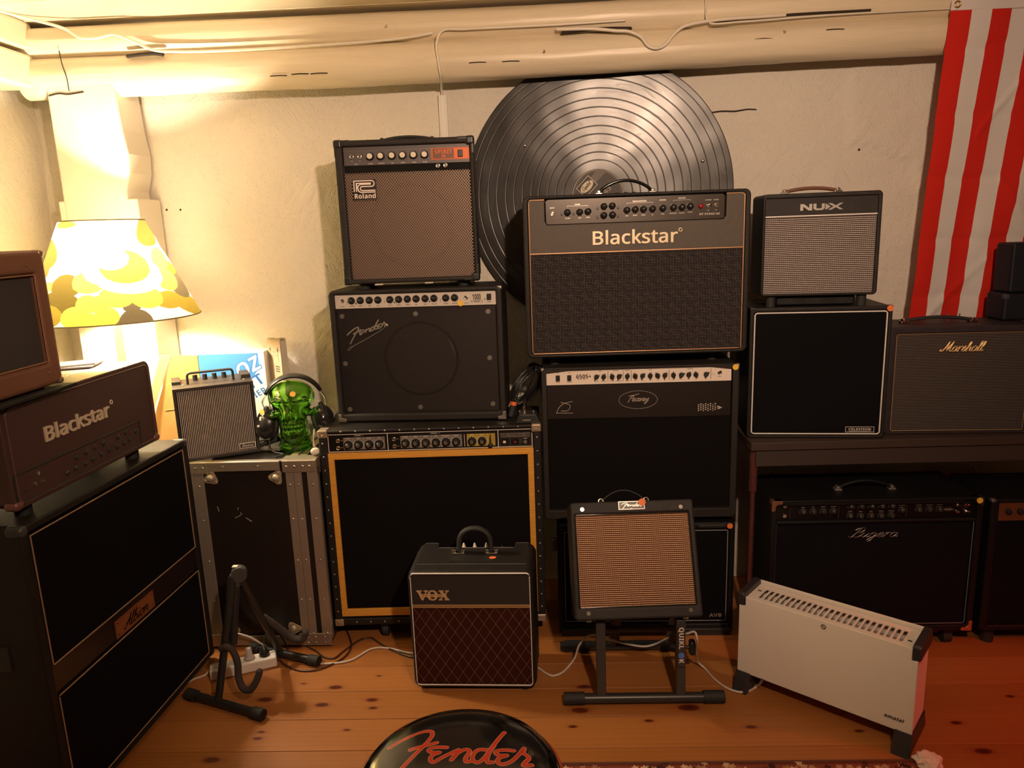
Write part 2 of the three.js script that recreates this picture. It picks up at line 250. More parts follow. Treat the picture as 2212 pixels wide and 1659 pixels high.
// round painted logs along the back wall: swept outline with bumps, taper and splits
function log(x0, x1, cy, cz, ry, rz, s, bend) {
  const nx = 170, na = 40, pos = [], idx = [];
  for (let i = 0; i <= nx; i++) { const x = x0 + (x1 - x0) * i / nx, [dy, k] = bend(x);
    for (let j = 0; j <= na; j++) { const a = j / na * 2 * Math.PI, n = 1 + .045 * noise3(x * 1.2, Math.cos(a) * 1.1 + s, Math.sin(a) * 1.1) + .014 * noise3(x * 5, Math.cos(a) * 3, Math.sin(a) * 3 + s) + .004 * noise3(x * 3, Math.cos(a) * 16, Math.sin(a) * 16);
      pos.push(x, cy + dy + Math.sin(a) * ry * n * k, cz + Math.cos(a) * rz * n); if (i < nx && j < na) { const p = i * (na + 1) + j; idx.push(p, p + 1, p + na + 1, p + 1, p + na + 2, p + na + 1); } } }
  const g = new THREE.BufferGeometry(); g.setAttribute('position', new THREE.Float32BufferAttribute(pos, 3)); g.setIndex(idx); g.computeVertexNormals(); return g;
}
{
  const t = structure('trim_1');   // the pair of logs under the ceiling
  obj('lower_log', log(-1.9, 3.05, 2.152, .135, .073, .062, 2, (x) => [.002 + .012 * THREE.MathUtils.smoothstep(x, -.4, 1.4), 1 - .12 * THREE.MathUtils.smoothstep(x, -.3, 1.5)]), paintedWood, t);
  obj('upper_log', log(-1.9, 3.05, 2.275, .134, .056, .062, 9, () => [0, 1]), paintedWood, t);
  obj('split', tube([[-1.47, 2.208, .193], [-1.42, 2.211, .195], [-1.37, 2.212, .195], [-1.34, 2.208, .195]], .007, 16, 5), seamDark, t);
  obj('split', tube([[.12, 2.222, .19], [.25, 2.228, .192], [.36, 2.225, .192]], .006, 16, 5), seamDark, t);
  obj('split', tube([[.66, 2.236, .185], [.8, 2.243, .187], [1.0, 2.248, .187], [1.2, 2.25, .187]], .005, 16, 5), seamDark, t);
  for (const [x, y] of [[-.95, 2.118], [-.87, 2.121], [-.8, 2.12], [-.22, 2.133], [-.1, 2.132], [.8, 2.17], [1.05, 2.19]]) obj('check', tube([[x, y, .196], [x + .03, y + .001, .197], [x + .06, y, .196]], .0018, 6, 4), seamDark, t);
  for (const [x, y, z] of [[-.513, 2.278, .196], [.05, 2.17, .198], [.9, 2.2, .19]]) obj('nail', [rod([x, y, z - .01], [x + .002, y - .012, z + .012], .0022, 6), sph(.004, x + .002, y - .012, z + .012, 1, 1, 1, 8, 6)], steel, t);
}
{
  const t = structure('trim_2');   // hewn timbers along the left wall
  const timber = (y0, y1, x) => { const g = rbox(.15, y1 - y0, 3.6, .012, x - .075, (y0 + y1) / 2, 1.95, 3), p = g.attributes.position; for (let i = 0; i < p.count; i++) p.setY(i, p.getY(i) + .006 * noise3(p.getZ(i) * 2, y0 * 9, p.getX(i) * 5)); return g; };
  obj('lower_timber', timber(2.112, 2.232, -1.845), paintedWood, t); obj('upper_timber', timber(2.246, 2.345, -1.838), paintedWood, t);
}
{
  const t = structure('trim_3');   // corner post with a rough waney edge and a boxed foot
  const s = poly([[-1.80, 2.14], [-1.545, 2.14], [-1.542, 2.1], [-1.535, 1.96], [-1.524, 1.87], [-1.53, 1.8], [-1.55, 1.735], [-1.55, 0], [-1.82, 0], [-1.805, 1.3], [-1.8, 1.8]]);
  obj('post', T(extr(s, .18, .01), 0, 0, .186), paint, t);
  obj('post_base', rbox(.31, 1.705, .178, .006, -1.668, .8525, .094), paint, t);
  obj('split', tube([[-1.79, 2.086, .186], [-1.75, 2.092, .187], [-1.72, 2.088, .187], [-1.66, 2.094, .186]], .0032, 14, 5), seamDark, t);
  obj('split', tube([[-1.72, 2.235, .198], [-1.715, 2.19, .2], [-1.705, 2.14, .2], [-1.71, 2.1, .19]], .0018, 14, 5), seamDark, t);
  obj('split', tube([[-1.682, 1.4, .184], [-1.684, 1.2, .184], [-1.683, 1.0, .184]], .0022, 14, 5), seamDark, t);
}
// ------------------------------------------------------------------ cables along the logs and the white conduit
const wire = (name, label, pts, r, mat, n = 0) => tag(obj(name, tube(pts, r, n || pts.length * 8, 8), mat), label, 'cable');
wire('cable', 'painted cable running along the left half of the log beam from the corner post', [[-1.835, 2.345, .6], [-1.829, 2.343, .32], [-1.781, 2.335, .25], [-1.676, 2.305, .212], [-1.63, 2.275, .212], [-1.571, 2.27, .212], [-1.501, 2.279, .21], [-1.436, 2.255, .208], [-1.364, 2.222, .206], [-1.28, 2.214, .204], [-1.11, 2.211, .2], [-.906, 2.212, .2], [-.671, 2.216, .2], [-.453, 2.226, .2], [-.35, 2.238, .2]], .0055, paintedCable);
wire('cable', 'painted cable bending down off the beam into the white conduit', [[.34, 2.252, .196], [.093, 2.247, .2], [-.236, 2.245, .206], [-.31, 2.243, .206], [-.333, 2.206, .206], [-.331, 2.144, .204], [-.326, 2.1, .19], [-.335, 2.082, .1], [-.345, 2.08, .02], [-.345, 2.06, .008]], .005, paintedCable);
wire('cable', 'twin painted cable sagging in a loop below the beam above the giant record', [[.1, 2.23, .205], [.224, 2.226, .207], [.306, 2.216, .207], [.355, 2.211, .207], [.396, 2.191, .207], [.42, 2.162, .207], [.445, 2.152, .207], [.478, 2.16, .207], [.51, 2.194, .207], [.542, 2.218, .207], [.631, 2.234, .206], [.9, 2.244, .2]], .006, paintedCable);
wire('cable', 'thin painted cable dropping from the ceiling and running right to the flag', [[.623, 2.34, .19], [.623, 2.302, .2], [.626, 2.242, .206], [.636, 2.228, .206], [.744, 2.228, .2], [1.001, 2.236, .198], [1.224, 2.24, .196], [1.5, 2.243, .19]], .0035, paintedCable);
{ const t = thing('cable_conduit', 'white plastic cable conduit running down the wall behind the top amplifier', 'conduit', [-.345, 1.3, .004]); obj('channel', rbox(.033, .76, .016, .003, 0, .38, 0), white, t); obj('lid_edge', [box(.002, .76, .0012, -.009, .38, .0085), box(.002, .76, .0012, .009, .38, .0085)], paint, t); }

// ------------------------------------------------------------------ lamps
function bulbLight(L, radius, where, parent, cd) {
  const m = raw('bulb', new THREE.SphereGeometry(radius, 20, 14), M([1, 1, 1], .5, 0, { emissive: new THREE.Color().setRGB(...L.color), emissiveIntensity: 12 }), parent); m.position.set(...where);
  const l = new THREE.PointLight(new THREE.Color().setRGB(...L.color), cd, 0, 2); l.position.set(...where); l.castShadow = true; l.shadow.radius = radius / .02; l.shadow.mapSize.set(2048, 2048); parent.add(l); return l;
}
const PETALS = [[208,24,115,22,'o',0],[78,204,148,90,'d',0.3],[78,291,105,66,'d',0.3],[893,66,182,84,'d',-0.45],[78,427,86,64,'y',0.1],[213,398,45,29,'y',0],[308,398,76,73,'d',0],[275,495,102,68,'d',0],[100,560,135,68,'o',0],[226,578,87,73,'o',0],[754,520,78,57,'o',0],[581,627,60,73,'g',0],[495,658,66,66,'g',0],[576,528,37,50,'g',0],[910,583,146,68,'o',0.4],[911,420,117,102,'g',-0.5],[892,323,102,44,'o',0],[840,256,84,68,'y',-0.5],[805,391,82,73,'y',-0.5],[650,491,72,68,'y',0],[528,472,70,68,'y',0],[416,379,76,66,'y',0],[498,303,111,99,'p',0],[609,343,172,121,'p',0],[597,295,126,102,'h',-0.1],[540,244,86,66,'p',-0.3],[364,583,57,64,'y',0],[409,508,45,55,'y',0],[455,513,42,53,'y',0],[480,588,45,57,'y',0],[409,610,56,49,'y',0]];   // x, y, half width, half height, colour, turn on the cloth
const shadeTex = ctex(2048, 640, (g, W, H) => {
  g.fillStyle = '#f4eddb'; g.fillRect(0, 0, W, H); const C = { y: '#e3c84e', p: '#f0e6bd', h: '#c9ac3c', o: '#8a7830', d: '#5f5328', g: '#5d5340' };
  for (const o of [-1024, 0, 1024, 2048]) for (const [x, y, rx, ry, c, r] of PETALS) { g.fillStyle = C[c]; g.beginPath(); g.ellipse(x + o, y, rx, ry, r, 0, 7); g.fill(); }
  g.globalAlpha = .05; for (let i = 0; i < 2600; i++) { g.strokeStyle = i % 2 ? '#3a3010' : '#fff8dc'; g.lineWidth = 1 + rnd(1.5); const x = rnd(W), y = rnd(H), k = rnd(8, 34); g.beginPath(); g.moveTo(x, y); g.lineTo(x + k, y - k * .5 + rnd(-8, 8)); g.stroke(); } g.globalAlpha = 1;
});
{
  const t = thing('table_lamp', 'lit lamp with a yellow flowered cone shade in front of the white corner post', 'lamp', [LAMP.at[0], 0, LAMP.at[2]]);
  obj('base', lathe([[0, 0], [.082, 0], [.082, .015], [.04, .03], [.016, .05], [.016, .06]], 36), white, t);
  obj('pole', cylY(.014, 1.36, 0, .05, 0), white, t); obj('socket', cylY(.02, .06, 0, 1.4, 0), white, t);
  const sh = new THREE.CylinderGeometry(.133, .28, .335, 72, 1, true, 2.1); sh.translate(0, 1.452, 0);
  const sm = M([1, 1, 1], .95, 0, { map: shadeTex, transmission: .22, thickness: 0, side: THREE.DoubleSide, specularIntensity: .2 });
  const shade = raw('lamp_shade', sh, sm, t);
  obj('rim_wire', [T(new THREE.TorusGeometry(.28, .0025, 6, 72), 0, 1.285, 0, Math.PI / 2), T(new THREE.TorusGeometry(.133, .0025, 6, 60), 0, 1.619, 0, Math.PI / 2)], M([.3, .25, .1], .6), shade);
  obj('spider', [0, 1, 2].map((i) => rod([0, 1.6, 0], [Math.cos(i * 2.094) * .132, 1.618, Math.sin(i * 2.094) * .132], .002, 6)).concat([-1, 1].map((k) => tube([[0, 1.41, 0], [k * .045, 1.44, 0], [k * .05, 1.52, 0], [0, 1.6, 0]], .0015, 20, 5))), steel, t);
  bulbLight(LAMP, .032, [0, LAMP.at[1], 0], t, LAMP.power);
}
function spotLamp(t, L, r, len, mat, angle, penumbra, glow, cd, size) {   // open housing, glowing face, and the light just in front of it
  const at = new THREE.Vector3(0, L.at[1], 0), dir = V3(L.aim).sub(V3(L.at)).normalize();
  const h = raw('housing', merged([new THREE.CylinderGeometry(r * 1.07, r * .85, len, 28, 1, true).rotateX(Math.PI / 2), new THREE.CircleGeometry(r * .85, 28).rotateY(Math.PI).translate(0, 0, -len / 2)]), mat, t); h.position.copy(at); h.lookAt(dir.clone().add(at).add(t.position));
  const c = new THREE.Color().setRGB(...L.color), face = raw('lens', new THREE.CircleGeometry(r, 28), M(L.color.map((v) => v * .4), .4, 0, { emissive: c, emissiveIntensity: glow }), h); face.position.z = len * .3;
  const s = new THREE.SpotLight(c, cd, 0, angle * D2R, penumbra, 2); s.position.copy(at).addScaledVector(dir, len * .5 + .02); s.target.position.copy(at).addScaledVector(dir, 1.5); s.castShadow = true; s.shadow.radius = size; s.shadow.mapSize.set(2048, 2048); t.add(s, s.target);
}
{
  const t = thing('ceiling_lamp', 'ceiling spotlight above the photographer aimed at the back wall', 'lamp', [SPOT.at[0], 0, SPOT.at[2]]);
  obj('holder', [cylY(.045, .02, 0, ROOM.h - .02, 0), cylY(.008, ROOM.h - SPOT.at[1] - .06, 0, SPOT.at[1] + .05, 0)], white, t); spotLamp(t, SPOT, .045, .1, M([.6, .58, .54], .5, 0, { side: THREE.DoubleSide }), SPOT.angle, 1, 6, SPOT.power, 2);
}
{
  const t = thing('stage_lamp', 'red stage lamp on a short post beyond the right edge of the view', 'lamp', [RED.at[0], 0, RED.at[2]]);
  obj('stand', [cylY(.02, RED.at[1] - .1, 0, 0, 0), cylY(.16, .02)], rubber, t);
  spotLamp(t, { ...RED, aim: [1.45, 0, .95] }, .07, .12, M(.03, .5, 0, { side: THREE.DoubleSide }), 28, .6, 2, RED.power * 6, 3);
}

// ------------------------------------------------------------------ amplifiers: shared pieces
const knobGeo = (r, h) => merged([lathe([[0, 0], [r, 0], [r, h * .35], [r * .8, h * .45], [r * .74, h], [r * .66, h * 1.05], [0, h * 1.05]], 18).rotateX(Math.PI / 2), box(r * .16, r * .7, h * .1, 0, r * .4, h * 1.06)]);
const kSmall = knobGeo(.0078, .012), kMid = knobGeo(.0105, .013), kPeavey = merged([lathe([[0, 0], [.0085, 0], [.0085, .006], [.0055, .008], [.005, .016], [0, .016]], 16).rotateX(Math.PI / 2), rbox(.0055, .021, .012, .002, .001, .002, .012)]);
const jackGeo = merged([new THREE.TorusGeometry(.006, .0022, 8, 16), cylZ(.0078, .0078, .002, 0, 0, -.001, 6), cylZ(.0045, .0045, .001, 0, 0, .0005, 12)]);
const toggleGeo = merged([cylZ(.007, .007, .004, 0, 0, 0, 6), rod([0, 0, .003], [0, .006, .016], .0022, 8, .003)]);
const dotGeo = merged(cylZ(.0105, .0105, .0012, 0, 0, 0, 24)), capGeo = merged(cylZ(.0062, .0062, .001, 0, 0, 0, 16)), screwGeo = merged([cylZ(.009, .009, .002, 0, 0, 0, 18), cylZ(.0052, .0044, .002, 0, 0, .002, 14)]);
const knobs = (p, list, geo, mat, z, name = 'knob', turn = 2.4) => list.map(([x, y], i) => put(raw(name, geo, mat, p), x, y, z, 0, 0, ((i * 37) % 11 / 11 - .5) * turn));
const sticker = (p, x, y, z, mat = stickerY, rx = 0) => put(raw('price_sticker', dotGeo, mat, p), x, y, z, 0, rx);
const rubberFeet = (p, w, d, h, inset = .05) => { for (const x of [-1, 1]) for (const z of [-inset, -d + inset]) obj('foot', cylY(.019, h, x * (w / 2 - inset), 0, z, 18, .022), rubber, p); };
function strap(p, x0, x1, y, rise, z, mat = rubber, ends = chrome) {   // carrying handle standing in an arch over two metal ends
  const n = 14, pts = []; for (let i = 0; i <= n; i++) { const t = i / n; pts.push([x0 + (x1 - x0) * t, y + rise * Math.sin(Math.PI * t) ** .7 + .006, z]); }
  const g = tube(pts, .006, 40, 8); g.scale(1, 1, 1).translate(0, 0, -z).scale(1, 1, 1.9).translate(0, 0, z);
  const h = obj('handle', g, mat, p); obj('handle_end', [rbox(.026, .009, .028, .003, x0, y + .004, z), rbox(.014, .014, .024, .004, x0, y + .01, z)], ends, h); obj('handle_end', [rbox(.026, .009, .028, .003, x1, y + .004, z), rbox(.014, .014, .024, .004, x1, y + .01, z)], ends, h); return h;
}
function cap(p, x, y, s, mat, d = .03, z = 0) {                      // sheet-metal corner wrapped over a front corner of a cabinet
  const q = poly([[0, 0], [s, 0], [s, -.012], [s * .55, -.014], [.014, -s * .55], [.012, -s], [0, -s]].map(([a, b]) => [-x * a, b * y]));
  const g = [extr(q, d, .0015)]; return put(obj('corner_cap', g, mat, p), x * 1e-9, 0, z);
}
const lips = (g, w, h, s = 1) => { g.strokeStyle = '#111'; g.lineWidth = s; g.strokeRect(0, 0, w, h); };
const small = (g, str, x, y, px, color, align = 'center', f = 'sans-serif', b = 'bold ') => { g.fillStyle = color; g.font = b + px + 'px ' + f; g.textAlign = align; g.fillText(str, x, y); };
const pmat = (t, r = .45, more = {}) => new THREE.MeshPhysicalMaterial({ map: t, roughness: r, ...more });

// ------------------------------------------------------------------ 1. chorus combo with the wood-framed grille, on castors
{
  const w = .81, h = .778, d = .29, L = .07, t = thing('guitar_amplifier', 'large black chorus combo with orange wooden grille frame and rivets, on castors', 'amplifier', [-.405, 0, .47], 1.0);
  const b = new THREE.Group(); b.position.y = L;
  const add = (n, g, m, z = 0) => { const o = obj(n, g, m, t); o.position.y = L; return o; };
  add('cabinet', cabinetShell(w, h, d, [-.377, .028, .377, .766], .008, .006), blackTolex);
  const px = 2400 / .754, X = (x) => (x + .377) * px, Y = (y) => (.766 - y) * px;
  const tex = ctex(2048, 205, (g, W, H) => { g.scale(2048 / 2400, 205 / 240); W = 2400; H = 240;
    g.fillStyle = '#0d0b0b'; g.fillRect(0, 0, W, H); g.strokeStyle = '#d8d0c6'; g.lineWidth = 9; g.strokeRect(12, Y(.758), W - 24, Y(.692) - Y(.758));
    g.beginPath(); for (const x of [-.155, .2495]) { g.moveTo(X(x), Y(.758)); g.lineTo(X(x), Y(.692)); } g.stroke(); g.lineWidth = 6; g.beginPath(); g.moveTo(X(.1265), Y(.745)); g.lineTo(X(.1265), Y(.698)); g.stroke();
    for (const [x0, x1, c, n] of [[-.318, -.165, '#77706a', 4], [-.108, .118, '#77706a', 6], [.135, .239, '#a8903c', 2]]) {
      g.fillStyle = c; g.fillRect(X(x0), Y(.746), X(x1) - X(x0), Y(.699) - Y(.746)); g.strokeStyle = '#cfc7bc'; g.lineWidth = 3; const p = c === '#a8903c' ? .0375 : .0377;
      for (let i = 1; i < n + (n === 2 ? 1 : 0); i++) { g.beginPath(); g.moveTo(X(x0 + p * i), Y(.746)); g.lineTo(X(x0 + p * i), Y(.699)); g.stroke(); }
    }
    const names = ['VOLUME', 'TREBLE', 'MIDDLE', 'BASS', 'VOLUME', 'TREBLE', 'MIDDLE', 'BASS', 'DISTORTION', 'REVERB', 'SPEED', 'DEPTH'], kx = [-.3, -.262, -.223, -.186, -.09, -.052, -.015, .022, .059, .096, .154, .191];
    kx.forEach((x, i) => { small(g, names[i], X(x), Y(.7405), 15, '#e8e0d6'); g.strokeStyle = '#e2dacf'; g.lineWidth = 2.5; g.beginPath(); g.arc(X(x), Y(.7185), 56, Math.PI * .8, Math.PI * 2.2); g.stroke(); });
    small(g, 'CHANNEL - 1', X(-.26), Y(.7505), 17, '#e8e0d6'); small(g, 'CHANNEL - 2', X(.02), Y(.7505), 17, '#e8e0d6');
    g.fillStyle = '#6b6560'; g.fillRect(X(.257), Y(.745), X(.367) - X(.257), Y(.729) - Y(.745)); small(g, 'JAZZ CHORUS-160', X(.312), Y(.7325), 42, '#141010', 'center', 'sans-serif', 'bold ');
    g.strokeStyle = '#5d5651'; g.lineWidth = 3; g.strokeRect(X(.257), Y(.7255), X(.291) - X(.257), 92); g.strokeRect(X(.294), Y(.7255), 105, 92); g.strokeRect(X(.3285), Y(.7255), 118, 92); g.strokeStyle = '#cfc7bc'; for (const y of [.735, .7075]) for (const x of [-.33, -.124]) { g.beginPath(); g.moveTo(X(x), Y(y)); g.lineTo(X(x) + 36, Y(y)); g.stroke(); }
    g.beginPath(); g.moveTo(X(.221), Y(.74)); g.lineTo(X(.221), Y(.702)); g.strokeStyle = '#1a1208'; g.lineWidth = 12; g.stroke(); for (const y of [.717, .7105, .704]) small(g, '- -', X(.3345), Y(y), 22, '#e8e0d6'); small(g, 'POWER', X(.348), Y(.721), 13, '#e8e0d6');
  });
  printBoard('control_panel', .754, .0745, .012, pmat(tex, .4), t, 0, L + .729, -.014);
  const kn = knobs(t, [-.3, -.262, -.223, -.186, -.09, -.052, -.015, .022, .059, .096, .154, .191].map((x) => [x, L + .7185]), merged([lathe([[0, 0], [.0145, 0], [.0145, .004], [.0105, .006], [.0092, .017], [0, .017]], 24).rotateX(Math.PI / 2), ...[...Array(11)].map((_, i) => box(.004, .005, .004, Math.sin(i * .571) * .0145, Math.cos(i * .571) * .0145, .002))]), plastic, -.014, 'knob', .6);
  const capJ = merged([cylZ(.0068, .0062, .002, 0, 0, .017, 16), box(.0025, .012, .001, 0, 0, .0192)]); for (const k of kn) raw('knob_cap', capJ, steel, k).rotation.z = -.7;
  knobs(t, [[-.338, L + .735], [-.339, L + .707], [-.132, L + .735], [-.131, L + .708]], jackGeo, chrome, -.014, 'jack');
  obj('slider', [rbox(.006, .03, .006, .002, .221, L + .716, -.012), sph(.0095, .221, L + .702, -.008, 1, 1, .8)], plastic, t);
  obj('power_switch', rbox(.011, .009, .006, .002, .272, L + .712, -.012), cream, t); put(raw('pilot_light', sph(.0045), M([.35, .02, .02], .2), t), .311, L + .71, -.013); put(raw('knob', kSmall, greyMetal, t), .348, L + .711, -.014);
  obj('grille', box(.72, .62, .01, -.001, L + .366, -.018), blackCloth, t);
  const fr = rrect(-.377, .036, .377, .689, .001), bar = .0215;
  const miter = (pts) => T(extr(poly(pts), .016, .002), 0, 0, -.004); const fo = [-.377, .036, .377, .689], fi = [fo[0] + bar, fo[1] + bar + .008, fo[2] - bar, fo[3] - bar - .002];
  for (const p of [[[fo[0], fo[3]], [fi[0], fi[3]], [fi[2], fi[3]], [fo[2], fo[3]]], [[fo[0], fo[1]], [fo[2], fo[1]], [fi[2], fi[1]], [fi[0], fi[1]]], [[fo[0], fo[1]], [fi[0], fi[1]], [fi[0], fi[3]], [fo[0], fo[3]]], [[fo[2], fo[1]], [fo[2], fo[3]], [fi[2], fi[3]], [fi[2], fi[1]]]]) { const o = obj('frame_strip', miter(p), frameWood, t); o.position.y = L; }
  const rv = []; for (let i = 0; i < 15; i++) rv.push(sph(.0036, -.375 + i * .0537, .786 - .0135, 0, 1, 1, .6, 8, 6)); for (let i = 0; i < 14; i++) for (const x of [-.391, .391]) rv.push(sph(.0036, x, .06 + i * .0515, 0, 1, 1, .6, 8, 6)); for (let i = 0; i < 15; i++) rv.push(sph(.0036, -.375 + i * .0537, .014, 0, 1, 1, .6, 8, 6));
  const rr = add('rivets', rv, steel); rr.userData.kind = 'stuff';
  for (const x of [-1, 1]) for (const y of [0, 1]) add('corner_cap', [rbox(.036, .03, .05, .006, x * (w / 2 - .016), y ? h - .013 : .013, -.022), sph(.004, x * (w / 2 - .016), y ? h - .018 : .018, .004, 1, 1, .5, 8, 6)], M([.42, .33, .24], .45, .6));
  for (const [x, z] of [[-.22, -.05], [.3, -.05], [-.3, -.24], [.3, -.24]]) { obj('castor', [rbox(.03, .018, .05, .004, x, .06, z), rbox(.004, .05, .03, .001, x - .016, .042, z), rbox(.004, .05, .03, .001, x + .016, .042, z)], plastic, t); obj('wheel', cylY(.026, .022, 0, -.011, 0).rotateZ(Math.PI / 2).translate(x, .026, z), rubber, t); }
}
// ------------------------------------------------------------------ 2. silver-panel combo with the speaker showing through its grille
const meshAlpha = dtex(64, (u, v) => { const a = (u * 4) % 1 - .5, b = (v * 4) % 1 - .5; return a * a + b * b < .17 ? 0 : 1; }, .016);
const speakerCone = (p, x, y, z, R, capR, coneM, ringM, capM) => { const o = put(obj('speaker', lathe([[R * .94, -.006], [R * .9, .002], [R * .84, -.004], [capR, -.055], [0, -.06]], 48).rotateX(Math.PI / 2), coneM, p), x, y, z); obj('surround', new THREE.TorusGeometry(R * .95, .008, 8, 56), ringM, o); obj('dust_cap', sph(capR, 0, 0, -.048, 1, 1, .45, 28, 14), capM, o); return o; };
{
  const w = .631, h = .491, d = .25, t = thing('guitar_amplifier', 'black combo with silver control strip and round speaker visible behind its grille', 'amplifier', [-.441, .848, .39], -1.7), L = .006;
  const add = (n, g, m) => { const o = obj(n, g, m, t); o.position.y = L; return o; };
  add('cabinet', cabinetShell(w, h, d, [-.294, .03, .294, .475], .02, .01), softBlack);
  const px = 2400 / .588, X = (x) => (x + .294) * px, Y = (y) => (.4735 - y) * px;
  const kx = [-.234, -.201, -.168, -.136, -.092, -.06, -.028, .004, .037, .069, .112, .144];
  const tex = ctex(2048, 172, (g, W, H) => {
    g.scale(2048 / 2400, 172 / 202); g.fillStyle = '#cfc7be'; g.fillRect(0, 0, 2400, 202); const lab = ['VOLUME', 'TREBLE', 'MID', 'BASS', 'GAIN 1', 'GAIN 2', 'TREBLE', 'MID', 'BASS', 'VOLUME', 'REVERB', 'MASTER'];
    kx.forEach((x, i) => { small(g, lab[i], X(x), Y(.4305), 20, '#222'); g.fillStyle = '#171313'; g.beginPath(); g.arc(X(x), Y(.4525), 56, 0, 7); g.fill(); for (let k = 0; k < 11; k++) { const a = (k - 5) * .5; g.strokeStyle = '#e8e2da'; g.lineWidth = 4; g.beginPath(); g.moveTo(X(x) + Math.sin(a) * 44, Y(.4525) - Math.cos(a) * 44); g.lineTo(X(x) + Math.sin(a) * 53, Y(.4525) - Math.cos(a) * 53); g.stroke(); } });
    small(g, 'INPUT', X(-.267), Y(.4305), 18, '#222'); small(g, 'PHONES', X(.186), Y(.4305), 16, '#222'); small(g, 'POWER', X(.269), Y(.433), 18, '#222'); for (const [x, s] of [[-.2505, 'NORMAL'], [-.112, 'DRIVE'], [.0925, 'EFFECTS']]) { g.save(); g.translate(X(x), Y(.445)); g.rotate(-Math.PI / 2); small(g, s, 0, 5, 15, '#222'); g.restore(); }
    g.save(); g.translate(X(.224), Y(.4425)); g.scale(.62, 1.3); small(g, '1000', 0, 0, 92, '#191515'); g.restore(); g.strokeStyle = '#222'; g.lineWidth = 4; g.strokeRect(X(.203), Y(.4395), X(.246) - X(.203), 20); small(g, 'ROC·PRO', X(.2245), Y(.4355), 18, '#222'); g.fillStyle = '#111'; for (const x of [-.2175, -.0755, .053]) g.fillRect(X(x) - 10, Y(.444), 20, 20);
    g.beginPath(); g.arc(X(.2535), Y(.4445), 9, 0, 7); g.fill();
  });
  printBoard('control_panel', .588, .0485, .012, pmat(tex, .35), t, 0, L + .4485, -.012);
  knobs(t, kx.map((x) => [x, L + .4525]), merged([lathe([[0, 0], [.0118, 0], [.0105, .004], [.0075, .005], [.0068, .014], [0, .014]], 20).rotateX(Math.PI / 2)]), plastic, -.012);
  knobs(t, [[-.267, L + .452], [.186, L + .452]], jackGeo, chrome, -.012, 'jack'); obj('power_switch', rbox(.016, .022, .01, .002, .269, L + .4525, -.011), plastic, t);
  obj('baffle', extr((() => { const s = rrect(-.294, .03, .294, .424, .001); const q = new THREE.Path(); q.absarc(.007, .229, .13, 0, 7); s.holes.push(q); return s; })(), .012, 0, 48), M([.13, .1, .088], .8), t).position.set(0, L, -.03);
  speakerCone(t, .007, L + .229, -.036, .142, .052, M([.34, .27, .235], .8), M([.012, .01, .009], .5), M([.42, .34, .3], .6));
  obj('grille', box(.588, .394, .002, 0, L + .227, -.018), M([.02, .016, .014], .55, .2, { alphaMap: meshAlpha, alphaTest: .5 }), t);
  knobs(t, [[-.274, .396], [-.002, .398], [.263, .399], [-.276, .22], [.262, .229], [-.273, .046], [-.005, .049], [.267, .056]].map(([x, y]) => [x, y + L]), screwGeo, greyMetal, -.016, 'screw');
  const st = [...FLOGO.map((s) => s), [[1745, -812], [1600, -880], [600, -1080], [440, -1080], [400, -1180], [560, -1100]]];
  const lg = fitStrokes(st, -.262, .292, .152, .072).map((s) => s.map(([x, y]) => [x, y + (x + .19) * .34])); obj('logo', [...strokeGeo(lg.slice(0, -1), .003), ...strokeGeo(lg.slice(-1), .0013), sph(.006, lg.at(-2).at(-1)[0], lg.at(-2).at(-1)[1], 0, 1, 1, .5)], M([.42, .4, .38], .3, .7), t).position.set(0, L, -.014);
  sticker(t, .165, L + .432, -.011);
  for (const x of [-1, 1]) { cap(t, x, 1, .03, steel).position.set(x * w / 2, L + .0, .0015); t.children.at(-1).scale.y = -1; } obj('corner_cap', rbox(.02, .012, .03, .003, w / 2 - .009, L + h - .0062, -.018), steel, t);
}
